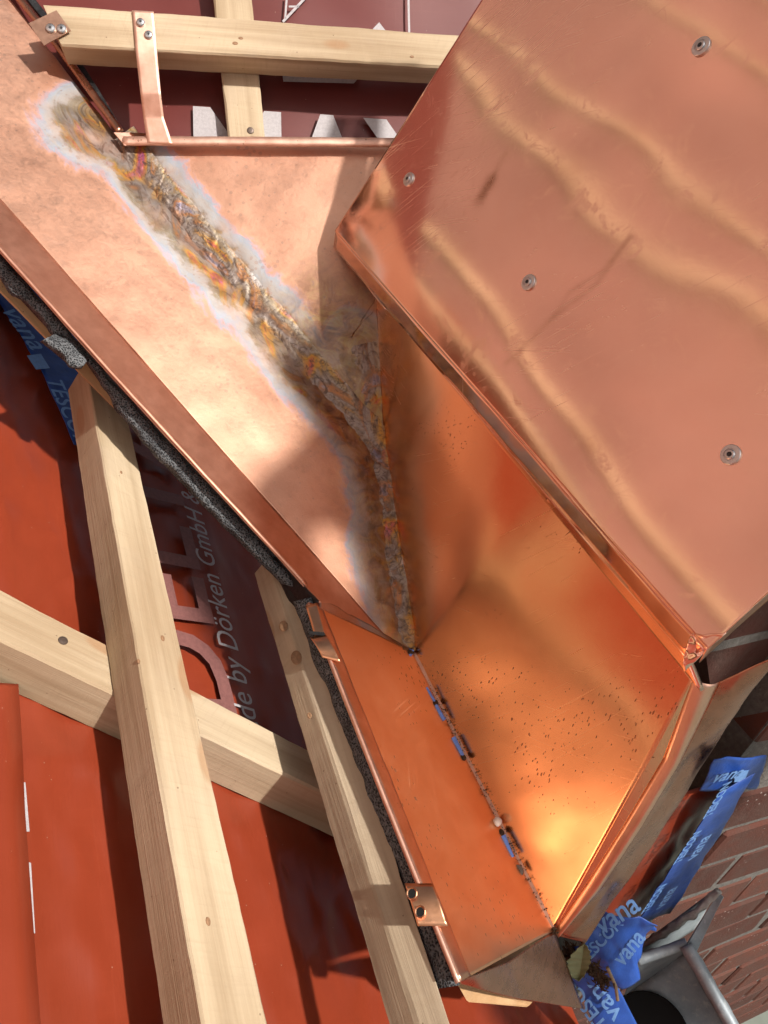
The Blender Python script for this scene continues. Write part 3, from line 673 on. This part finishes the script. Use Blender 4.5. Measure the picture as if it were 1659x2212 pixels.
o = beam('foam_crumb', [pt(668, 1364, zb(1364, -.012)), pt(702, 1366, zb(1364, -.012)), pt(702, 1373, zb(1364, -.012)), pt(668, 1371, zb(1364, -.012))], [pt(668, 1364, zb(1364, -.007)), pt(702, 1366, zb(1364, -.007)), pt(702, 1373, zb(1364, -.007)), pt(668, 1371, zb(1364, -.007))], M_TAR, None, 4, .001, .001)
tag(o, 'short black foam shred lying across the upper clip', 'foam shred')
ribbon('foam_liner', [PCL.on(-10, -80, .004), PCL.on(126, 84, .004), PCL.on(160, 140, .004), PCL.on(250, 262, .004)], [PCL.on(6, -84, .006), PCL.on(143, 84, .006), PCL.on(176, 138, .006), PCL.on(255, 262, .006)], M_TAR, 'black foam line behind the top left hem', 'liner', 3)

# ------------------------------------------------------------------ cover plate
cp = thing('copper_cover', 'large shiny copper cover plate with four screws at the upper right', 'cover plate', PP.on(1515, 1400))
pl0 = [PP.on(725, 500), PP.on(1528, 1404)]
nrm = PP.n
P_tl = PP.on(725, 500); P_bl = PP.on(1528, 1404); edge_u = (PP.on(1042, 0) - P_tl); edge_r = (PP.on(1659, 1282) - P_bl)
P_tr = P_tl + edge_u * 2.2
side_dir = edge_r.normalized(); P_br = P_bl + side_dir * .62
def oil(v, a, b):
    q = v - P_tl; u = (P_bl - P_tl).normalized(); s = q.dot(u); r = (q - u * s).length
    return .0030 * noi((s * 2.2 + r * 1.0, r * 2.6, 0), 1.5, 2) + .0012 * noi((s * 4 - r * 2.5, r * 3.5, 0), 1.6, 5) + .00022 * noi((s * 11, r * 11, 0), 1, 6)
sa, sb = PP.on(1040, 432), PP.on(1062, 392); sc0, sc1, sc2, sc3 = PP.on(1360, 512), PP.on(1290, 610), PP.on(1190, 690), PP.on(1095, 785)
def smudge(v):
    d1 = seg_d(v, [sa, sb]); d2 = seg_d(v, [sb, PP.on(1092, 338)]); d3 = seg_d(v, [sc0, sc1, sc2, sc3]); d4 = seg_d(v, [sc0, PP.on(1300, 585), PP.on(1230, 632), sc2])
    return min(1, .75 * math.exp(-(d1 / .0075) ** 2) + .35 * math.exp(-(d2 / .005) ** 2) + .30 * math.exp(-(d3 / .0035) ** 2) + .25 * math.exp(-(d4 / .003) ** 2))
ruled('plate', [P_tl, P_bl], [P_tr, P_br], 300, 240, M_PL, cp, oil, .0012, {'smudge': smudge})
dep = dirw((-.0055, -.0105, -.030))
def edge_band(name, line, push, mat, n=60, rise=.001):
    return ruled(name, line, [p + push for p in line], n, 6, mat, cp, lambda v, a, b: rise * noi(v, 20), .001)
edge_band('lower_return', [P_tl, P_tl.lerp(P_bl, .5), P_bl], dep, M_PL)
edge_band('side_return', [P_tl, P_tr], -nrm * .03, M_PL)
edge_band('end_return', [P_bl, P_br], dirw((.006, -.016, -.030)), M_RIB)
# crumpled folded corner
cn = ruled('folded_corner', [P_bl + side_dir * .022, P_bl - (P_bl - P_tl).normalized() * .018], [P_bl + dep * 1.2 + dirw((.002, -.009, 0)), P_bl + dep + dirw((-.004, -.004, 0))], 18, 14, M_PL, cp, lambda v, a, b: .0035 * noi(v, 90, 3) + .003, .001)
slab('backing_light_stop', [P_tl.lerp(P_bl, .03) - nrm * .032, P_tl.lerp(P_bl, .98) - nrm * .032, P_br - nrm * .032, P_tr - nrm * .032], .03, M_WOODD, cp)  # unseen slab added behind the plate to stop sunlight leaking through
# copper-clad board behind the plate
ib = [zpp(800, 618, .042), zpp(985, 846, .044), zpp(1165, 1068, .044), zpp(1300, 1234, .044), zpp(1512, 1490, .044)]
ib0 = [P_tl + dep + dirw((.02, -.015, 0)), P_tl.lerp(P_bl, .27) + dep, P_tl.lerp(P_bl, .5) + dep, P_tl.lerp(P_bl, .72) + dep, P_bl + dep]
ruled('board_cladding', ib0, [p + (q - p) * 1.06 for p, q in zip(ib0, ib)], 60, 8, M_PL, cp, lambda v, a, b: .001 * noi(v, 12), .004)
for px, z in (((851, 664), 0), ((1003, 845), 0), ((1192, 1078), 0), ((1472, 1395), 0)):
    p = zpp(px[0], px[1], .036); lathe('rivet', [(.006, -.002), (.006, .001), (.004, .003), (.0015, .0036)], nframe(tow(p, .004), dirw((-.5, -.5, .6))), M_FL, cp, 16)
wd_ = (P_tl + P_bl) * .5
for px, r in (((1517, 103), .0083), ((886, 389), .0083), ((1144, 611), .0083), ((1578, 982), .0083)):
    p = PP.on(px[0], px[1]); p = p + nrm * (oil(p, 0, 0) + .0014); fr = nframe(p, nrm + dirw((.02, .05, 0)) * .4)
    ws = lathe('screw', [(r, -.003), (r, .0002), (r * .95, .0007), (r * .62, .0009), (r * .60, .0004)], fr, M_STEEL, cp, 36)
    hd = lathe('screw_head', [(r * .50, -.001), (r * .50, .0014), (r * .42, .0022), (r * .26, .0023), (r * .24, .0012)], fr, M_STEEL, ws, 28)
    lathe('drive_recess', [(r * .22, .0010), (r * .22, .00195)], fr, M_STEELD, hd, 6) if False else None
    lathe('drive_recess', [(r * .25, .0022), (r * .24, .0025), (r * .12, .0018)], fr, M_STEELD, ws, 6)

# ------------------------------------------------------------------ brick wall
HW = Vector((0, 0, 1)).cross(PW.n).normalized(); HW = HW if HW.dot(dirw((1, 0, 0))) > 0 else -HW
NW = HW.cross(Vector((0, 0, 1))); NW = NW if NW.dot(PW.n) > 0 else -NW
OW = PW.on(1335, 1965)
def WF(h, z, off=0): return Vector((OW.x, OW.y, 0)) + HW * h + NW * off + Vector((0, 0, z))
def px_of(p):
    q = ROT.transposed() @ (p - CAM); return CX + F * q.x / -q.z, CY - F * q.y / -q.z, -q.z
wall = thing('brick_wall', 'dark red brick wall dropping away below the copper edge', 'wall', WF(.3, 0))
ztop = PW.on(1640, 1300).z
slab('mortar_bed', [WF(0, -.02, -.0035), WF(4, -.02, -.0035), WF(4, ztop + .04, -.0035), WF(0, ztop + .04, -.0035)], .08, M_MORT, wall)
bmeshes = []
for k in range(6):
    bm = bmesh.new(); bmesh.ops.create_cube(bm, size=1); bmesh.ops.scale(bm, vec=(.212, .09, .074), verts=bm.verts)
    bmesh.ops.bevel(bm, geom=list(bm.edges), offset=.004, segments=1, affect='EDGES')
    for v in bm.verts: v.co += Vector((noi(v.co, 30, k), noi(v.co, 25, k + 1), noi(v.co, 30, k + 2))) * .0035
    me = bpy.data.meshes.new('brick'); bm.to_mesh(me); bm.free(); me.materials.append(M_BRICK); bmeshes.append(me)
WFR = Matrix((HW, NW, Vector((0, 0, 1)))).transposed().to_4x4()
row = 0; z = ztop
nb = 0
while z > 0:
    for i in range(-2, 30):
        h = .106 + i * .222 + (.111 if row % 2 else 0)
        c = WF(h, z, -.045)
        vis = False
        for dh in (-.11, .11):
            x, y, dz = px_of(WF(h + dh, z, 0))
            if dz > .05 and 1230 < x < 1800 and 1200 < y < 2350: vis = True
        if i < 0:
            e0 = [px_of(WF(h + dh, z + dz_, .0)) for dh in (-.11, .11) for dz_ in (-.04, .04)]
            if min(q[0] for q in e0) < 1585 or min(q[1] for q in e0) < 1345: vis = False
        if not vis: continue
        o = bpy.data.objects.new('brick', bmeshes[random.randrange(6)]); link(o, wall)
        m = WFR.copy(); m.translation = c + NW * random.uniform(-.002, .001)
        o.matrix_basis = wall.matrix_world.inverted() @ m @ Matrix.Rotation(random.uniform(-.012, .012), 4, 'Y'); nb += 1
    z -= .086; row += 1
slab('wall_return', [PW.on(1515, 1345, -.045), PW.on(1760, 1180, -.045), PW.on(1760, 1660, -.045), PW.on(1560, 1660, -.045)], .05, M_BRICK, wall)
for (x0, y0), (x1, y1) in (((1530, 1402), (1740, 1352)), ((1545, 1500), (1740, 1448)), ((1560, 1600), (1740, 1556))):
    a_, b_ = PW.on(x0, y0, -.044), PW.on(x1, y1, -.044); s_ = Vector((0, 0, .006)); slab('mortar_joint', [a_ - s_, b_ - s_, b_ + s_, a_ + s_], .004, M_MORT, wall)
print('bricks', nb)

# membrane flap and blue tapes on the wall
def wpatch(name, px, off, mat, label, cat, group=None, n=30, rip=.004, seed=0, parent=None):
    A = [PW.on(*px[0], off), PW.on(*px[1], off)]; B = [PW.on(*px[3], off), PW.on(*px[2], off)]
    o = ruled(name, A, B, n, 14, mat, parent, lambda v, a, b: rip * noi(v, 26, seed) + rip * .5 * noi(v, 70, seed), .0008)
    if label: tag(o, label, cat, group)
    return o
wpatch('membrane_flap', [(1395, 1720), (1562, 1700), (1400, 2010), (1180, 1990)], .012, M_ML, 'red membrane flap between the hanging copper strip and blue tape', 'membrane')
tp1 = wpatch('adhesive_tape', [(1542, 1640), (1658, 1634), (1634, 1704), (1512, 1710)], .022, M_TAPE, 'short blue tape crossing under the copper strip by the bricks', 'tape', None, 30, .003, 1)
tp2 = wpatch('adhesive_tape', [(1556, 1712), (1632, 1672), (1448, 1975), (1370, 2000)], .028, M_TAPE, 'long blue tape running diagonally beside the red flap', 'tape', None, 60, .003, 2)
tp3 = thing('adhesive_tape', 'crumpled blue tape patch above the zinc gutter', 'tape', pt(1320, 2050, .78))
c3_ = [[(1240, 2045), (1258, 2040), (1300, 1965), (1330, 1982), (1380, 1975), (1420, 2000)], [(1250, 2070), (1300, 2110), (1345, 2140), (1385, 2118), (1376, 2080), (1412, 2002)]]
ruled('tape_patch', [pt(x, y, .835) for x, y in c3_[0]], [pt(x, y, .86) for x, y in c3_[1]], 50, 24, M_TAPE, tp3, lambda v, a, b: .007 * noi(v, 22, 4) + .004 * noi(v, 60, 3), .0008)
tp4 = thing('adhesive_tape', 'blue tape end curling below the turned-down copper corner', 'tape', pt(1300, 2180, .86))
ruled('tape_patch', [pt(1215, 2085, .86), pt(1260, 2150, .87), pt(1290, 2240, .88)], [pt(1300, 2075, .86), pt(1345, 2150, .87), pt(1390, 2240, .88)], 40, 14, M_TAPE, tp4, lambda v, a, b: .005 * noi(v, 30, 6), .0008)
def tape_text(parent, s, p, x_to, n, size, sx=1):
    text_mesh('printed_text', s, tframe(p, x_to - p, n), size, M_TAPEP, parent, 0, sx, 1, .0004)
for k, (q0, q1) in enumerate((((1400, 1968), (1460, 1880)), ((1470, 1862), (1530, 1772)), ((1536, 1762), (1590, 1672)))):
    tape_text(tp2, 'TESCON', PW.on(*q0, .033), PW.on(*q1, .033), PW.n, .016)
    if k < 2: tape_text(tp2, 'vana', PW.on(q0[0] + 34, q0[1] - 10, .033), PW.on(q1[0] + 34, q1[1] - 10, .033), PW.n, .026)
tape_text(tp1, 'vana', PW.on(1534, 1692, .028), PW.on(1600, 1678, .028), PW.n, .026)
slab('printed_block', [PW.on(1590, 1668, .027), PW.on(1618, 1664, .027), PW.on(1608, 1686, .027), PW.on(1586, 1690, .027)], .0003, M_TAPEP, tp1)
nf = (CAM - pt(1320, 2050, .78)).normalized()
tape_text(tp3, 'TESCON', pt(1262, 2088, .832), pt(1300, 2045, .832), nf, .016)
tape_text(tp3, 'vana', pt(1300, 2020, .824), pt(1345, 1990, .824), nf, .028)
tape_text(tp3, 'vana', pt(1345, 2090, .834), pt(1375, 2050, .834), nf, .022)
tape_text(tp4, 'TESCON', pt(1312, 2212, .856), pt(1270, 2140, .856), nf, .020)
tape_text(tp4, 'vana', pt(1345, 2190, .856), pt(1300, 2110, .856), nf, .028)
# tape under the long foam strip at the left
tp5 = ruled('adhesive_tape', [PLW.on(-80, 560, .012), PLW.on(0, 652, .012), PLW.on(90, 800, .012), PLW.on(160, 960, .012)], [PLW.on(40, 560, .012), PLW.on(100, 640, .012), PLW.on(200, 780, .012), PLW.on(240, 960, .012)], 40, 14, M_TAPE, None, lambda v, a, b: .003 * noi(v, 30, 6), .0008)
tag(tp5, 'dark blue tape on the left membrane beside the long batten', 'tape')
def dn(px0, px1, s, size): tape_text(tp5, s, PLW.on(*px0, .018), PLW.on(*px1, .018), PLW.n, size)
dn((0, 665), (60, 745), 'vana', .05); dn((98, 815), (150, 925), 'TESCON', .036)
slab('printed_block', [PLW.on(58, 768, .018), PLW.on(88, 764, .018), PLW.on(108, 795, .018), PLW.on(78, 798, .018)], .0003, M_TAPEP, tp5)

# ------------------------------------------------------------------ zinc gutter
gt = thing('zinc_gutter', 'grey zinc box gutter with a dark outlet hole at the bottom right', 'gutter', pt(1450, 2160, .95))
def q4(name, px, zs, mat, th=.0012, n=20, rip=.001, smooth=True, parent=gt):
    p = [pt(x, y, z) for (x, y), z in zip(px, zs)]
    return ruled(name, [p[0], p[1]], [p[3], p[2]], n, 10, mat, parent, lambda v, a, b: rip * noi(v, 14), th)
q4('trough_floor', [(1340, 2160), (1478, 2050), (1600, 2260), (1330, 2300)], (1.02, 1.02, .98, .98), M_ZINC)
q4('end_wall', [(1372, 2082), (1484, 2040), (1476, 2062), (1350, 2150)], (.93, .93, 1.02, 1.0), M_ZINC)
ra = [pt(1376, 2074, .928), pt(1430, 2056, .928), pt(1484, 2038, .926)]
def tube(name, line, r, mat, parent, n=30, m=10, wob=.12):
    c = resample(line, n); vs = []; fs = []
    for i, p in enumerate(c):
        t_ = (c[min(i + 1, n - 1)] - c[max(i - 1, 0)]).normalized(); a_ = t_.cross(CAM - p).normalized(); b_ = t_.cross(a_)
        for j in range(m):
            an = 2 * math.pi * j / m; q_ = p + (a_ * math.cos(an) + b_ * math.sin(an)) * r; vs.append(q_ + (q_ - p) * wob * noi(q_, 90, j))
    for i in range(n - 1):
        for j in range(m): fs.append((i * m + j, i * m + (j + 1) % m, (i + 1) * m + (j + 1) % m, (i + 1) * m + j))
    fs += [tuple(range(m - 1, -1, -1)), tuple(range((n - 1) * m, n * m))]
    return mesh_obj(name, vs, fs, mat, parent, smooth=True)
tube('rim', ra, .006, M_ZINC, gt)
tube('rim', [pt(1482, 2042, .92), pt(1530, 2125, .90), pt(1600, 2248, .88)], .008, M_ZINC, gt)
q4('outer_wall', [(1486, 2044), (1604, 2248), (1590, 2262), (1474, 2056)], (.92, .88, .98, 1.02), M_ZINC)
lathe('outlet_hole', [(.050, 0), (.048, .002), (.044, -.03)], nframe(tow(pt(1400, 2238, .985), .012), (CAM - pt(1400, 2230, .985)) + dirw((0, .35, 0))), M_BLACK, gt, 36)
q4('back_plate', [(1368, 2052), (1552, 1922), (1500, 2010), (1372, 2090)], (1.0, .93, 1.04, 1.02), M_ZINC, .002)
q4('front_strip', [(1552, 1928), (1562, 1938), (1500, 2066), (1484, 2040)], (.93, .925, .93, .93), M_ZINC, .002)
tube('mortar_smear', [pt(1372, 2050, .985), pt(1430, 2018, .965), pt(1500, 1972, .94), pt(1552, 1924, .925)], .0042, M_PLAST, gt, 90, 10, .8)

# ------------------------------------------------------------------ unseen photographer behind the camera, posed so the body casts the central shadow
def camp(x, y, z): return CAM + dirw((x, y, z))
hs = PCL.on(730, 835) + SUNV * 1.55; BD = dirw((.67, -.14, .60)).normalized(); DN = Vector((0, 0, -1)); RT = dirw((.62, .45, .62)).normalized()
neck = hs + BD * .15; chest = hs + BD * .34; hip = hs + BD * .70
sk = [(hs - BD * .09, .060), (hs - BD * .03, .088), (hs + BD * .06, .074), (neck, .055), (neck + BD * .07, .080), (chest, .120), (hip, .125)]
vs = [p for p, r in sk]; rad = [r for p, r in sk]; ed = [(i, i + 1) for i in range(len(sk) - 1)]
def limb(root, pts):
    k = root
    for p, r in pts: vs.append(p); rad.append(r); ed.append((k, len(vs) - 1)); k = len(vs) - 1
SD = BD.cross(SUNV).normalized()
for sg in (-1, 1):
    sh = neck + BD * .10 + SD * sg * .17
    limb(4, [(sh, .055), (sh + BD * .26 + SUNV * .06 + SD * sg * .03, .045), (sh + BD * .42 + SUNV * .22 - SD * sg * .06, .034), (sh + BD * .46 + SUNV * .28 - SD * sg * .08, .028)])
    hp = hip + SD * sg * .09
    limb(6, [(hp + DN * .06, .085), (hp + DN * .45 + SUNV * .06, .062), (hp + DN * .82, .045), (hp + DN * .86 - SUNV * .10, .035)])
me = bpy.data.meshes.new('person'); me.from_pydata([v - hip for v in vs], ed, []); me.materials.append(plain('work_clothes', (.05, .06, .08), .9))
po = bpy.data.objects.new('person', me); C.objects.link(po); po.location = hip
sm_ = po.modifiers.new('skin', 'SKIN'); sv = me.skin_vertices
if not len(sv):
    bm = bmesh.new(); bm.from_mesh(me); bm.verts.layers.skin.verify(); bm.to_mesh(me); bm.free(); sv = me.skin_vertices
for i, r in enumerate(rad): sv[0].data[i].radius = (r, r)
for d_ in sv[0].data: d_.use_root = False
sv[0].data[6].use_root = True
po.modifiers.new('smooth', 'SUBSURF').levels = 2
tag(po, 'person in dark work clothes leaning in, seen only as the shadow on the copper', 'person')

# ------------------------------------------------------------------ small debris in the valley
def zc(y): return 1 / (1 / ZV + (1 / .79 - 1 / ZV) * (y - 1408) / 602.)
ZV = -(ROT.transposed() @ (V - CAM)).z
def strip(px0, px1, z0, z1, wdt, mat, name, label, cat, group=None, ht=.004):
    wdt *= 1.3
    a_, b_ = tow(pt(*px0, zc(px0[1])), .0045), tow(pt(*px1, zc(px1[1])), .0045); t_ = (b_ - a_).normalized(); s = t_.cross(CAM - a_).normalized() * wdt; n = (CAM - a_).normalized() * ht
    o = beam(name, [a_ - s + n, a_ + s + n, a_ + s, a_ - s], [b_ - s * .7 + n, b_ + s * .7 + n, b_ + s * .7, b_ - s * .7], mat, None, 10, .0008, .0006, seed=int(px0[0]))
    tag(o, label, cat, group); return o
strip((889, 1402), (884, 1418), .905, .90, .0025, M_BLUE, 'blue_chip', 'tiny blue plastic piece at the top of the dirty crease', 'plastic piece')
strip((919, 1486), (940, 1518), .873, .865, .0020, M_BLUE, 'blue_chip', 'thin upper blue plastic piece in the crease above a dirt clump', 'plastic piece')
strip((938, 1524), (960, 1556), .862, .853, .0028, M_BLUE, 'blue_chip', 'blue plastic piece in the crease just below a dirt clump', 'plastic piece')
strip((978, 1593), (998, 1632), .843, .832, .0026, M_BLUE, 'blue_chip', 'third blue plastic piece down the crease, ending at a dirt clump', 'plastic piece')
strip((1084, 1806), (1105, 1852), .780, .765, .0034, M_BLUE, 'blue_chip', 'lowest blue plastic piece in the crease, below the white pebble', 'plastic piece')
def pebble(px, z, r, mat, name, label, cat, seed, lift=.006):
    bm = bmesh.new(); bmesh.ops.create_icosphere(bm, subdivisions=3, radius=r)
    for v in bm.verts: v.co *= 1 + .18 * noi(v.co / r, 1.3, seed)
    me = bpy.data.meshes.new(name); bm.to_mesh(me); bm.free(); me.shade_smooth(); me.materials.append(mat)
    o = bpy.data.objects.new(name, me); link(o); o.location = tow(pt(*px, zc(px[1])), lift); o.scale = (1, 1.15, .9)
    if label: tag(o, label, cat)
    return o
pebble((1075, 1775), .792, .0046, M_WHITE, 'pebble', 'round white pebble lying in the lower crease', 'pebble', 2, .009)
for i, (px, z, lab) in enumerate((((886, 1408), .902, 'dirt clump round the top blue piece'), ((939, 1520), .864, 'dark dirt clump between two blue pieces'), ((999, 1637), .832, 'dirt clump at the end of the third blue piece'), ((1081, 1800), .783, 'dirt clump just below the white pebble'))):
    pebble(px, z, .0042, M_DIRT, 'dirt_clump', lab, 'dirt', 10 + i, .005)
p = tow(pt(1117, 1882, zc(1882)), .006); o = lathe('washer', [(.0024, .0008), (.0030, .0016), (.0062, .0014), (.0066, -.0004), (.0024, -.0004)], nframe(p, CAM - p), M_IRON, None, 22); tag(o, 'small dark metal washer in the lower crease', 'washer')
strip((1128, 1905), (1142, 1930), .750, .742, .0016, M_HEM, 'copper_sliver', 'thin shiny copper sliver at the lower end of the crease', 'sliver')
# loose grit along the crease
vs = []; fs = []
cre = resample([V, V.lerp(D, .25), V.lerp(D, .5), V.lerp(D, .75), D], 400)
for k in range(420):
    p = cre[min(399, int(400 * abs(.25 * random.randrange(1, 5) + random.gauss(0, .09))))]
    p = tow(p, .0025 + .002 * random.random()) + Vector((random.gauss(0, 1), random.gauss(0, 1), random.gauss(0, 1))) * .0022
    r = random.uniform(.0003, .0011); b0 = len(vs)
    for d_ in ((1, 0, 0), (-1, 0, 0), (0, 1, 0), (0, -1, 0), (0, 0, 1), (0, 0, -1)): vs.append(p + Vector(d_) * r * random.uniform(.6, 1.3))
    for f_ in ((0, 2, 4), (2, 1, 4), (1, 3, 4), (3, 0, 4), (2, 0, 5), (1, 2, 5), (3, 1, 5), (0, 3, 5)): fs.append(tuple(b0 + q for q in f_))
o = mesh_obj('grit', vs, fs, M_DIRT); tag(o, 'brown grit and dirt lying along the valley crease', 'grit', None, 'stuff')
# leaf and twigs below the folded corner
vs = []; fs = []; n_ = 14
for i in range(n_):
    t = i / (n_ - 1); c_ = pt(1262, 2040, .825).lerp(pt(1250, 2120, .83), t); w_ = .014 * math.sin(math.pi * min(1, t * 1.02)) ** .7 * (1 + .25 * (i % 2))
    s = dirw((1, .3, .2)).normalized(); nn = (CAM - c_).normalized()
    vs += [c_ - s * w_ + nn * .006, c_ + nn * .001, c_ + s * w_ * .6 + nn * .007]
for i in range(n_ - 1):
    for j in range(2): k = i * 3 + j; fs.append((k, k + 1, k + 4, k + 3))
o = mesh_obj('leaf', vs, fs, M_LEAF); facing(o); solid(o, .0004); tag(o, 'dry green leaf caught below the copper corner', 'leaf')
o = tube('twig', [pt(1222, 2098, .835), pt(1250, 2050, .83), pt(1266, 2030, .825)], .0014, M_TWIG, None); tag(o, 'thin twig standing beside the dry leaf', 'twig')
o = tube('twig', [pt(1312, 2090, .835), pt(1330, 2130, .84), pt(1334, 2160, .85)], .0018, M_TWIG, None); tag(o, 'pale wood splinter on the blue tape by the gutter', 'splinter')
vs = []; fs = []
for k in range(420):
    t = random.random(); p = pt(1225 + 85 * t + random.gauss(0, 8), 2050 + 75 * t + random.gauss(0, 9), .838); r = random.uniform(.001, .004); b0 = len(vs)
    d1 = Vector((random.gauss(0, 1), random.gauss(0, 1), random.gauss(0, 1))).normalized() * r * 1.6; d2 = Vector((random.gauss(0, 1), random.gauss(0, 1), random.gauss(0, 1))).normalized() * r * .5; d3 = d1.cross(d2).normalized() * r * .4
    vs += [p + d1, p - d1, p + d2, p - d2, p + d3, p - d3]
    for f_ in ((0, 2, 4), (2, 1, 4), (1, 3, 4), (3, 0, 4), (2, 0, 5), (1, 2, 5), (3, 1, 5), (0, 3, 5)): fs.append(tuple(b0 + q for q in f_))
o = mesh_obj('leaf_litter', vs, fs, M_DIRT); tag(o, 'dark leaf litter behind the copper corner', 'litter', None, 'stuff')
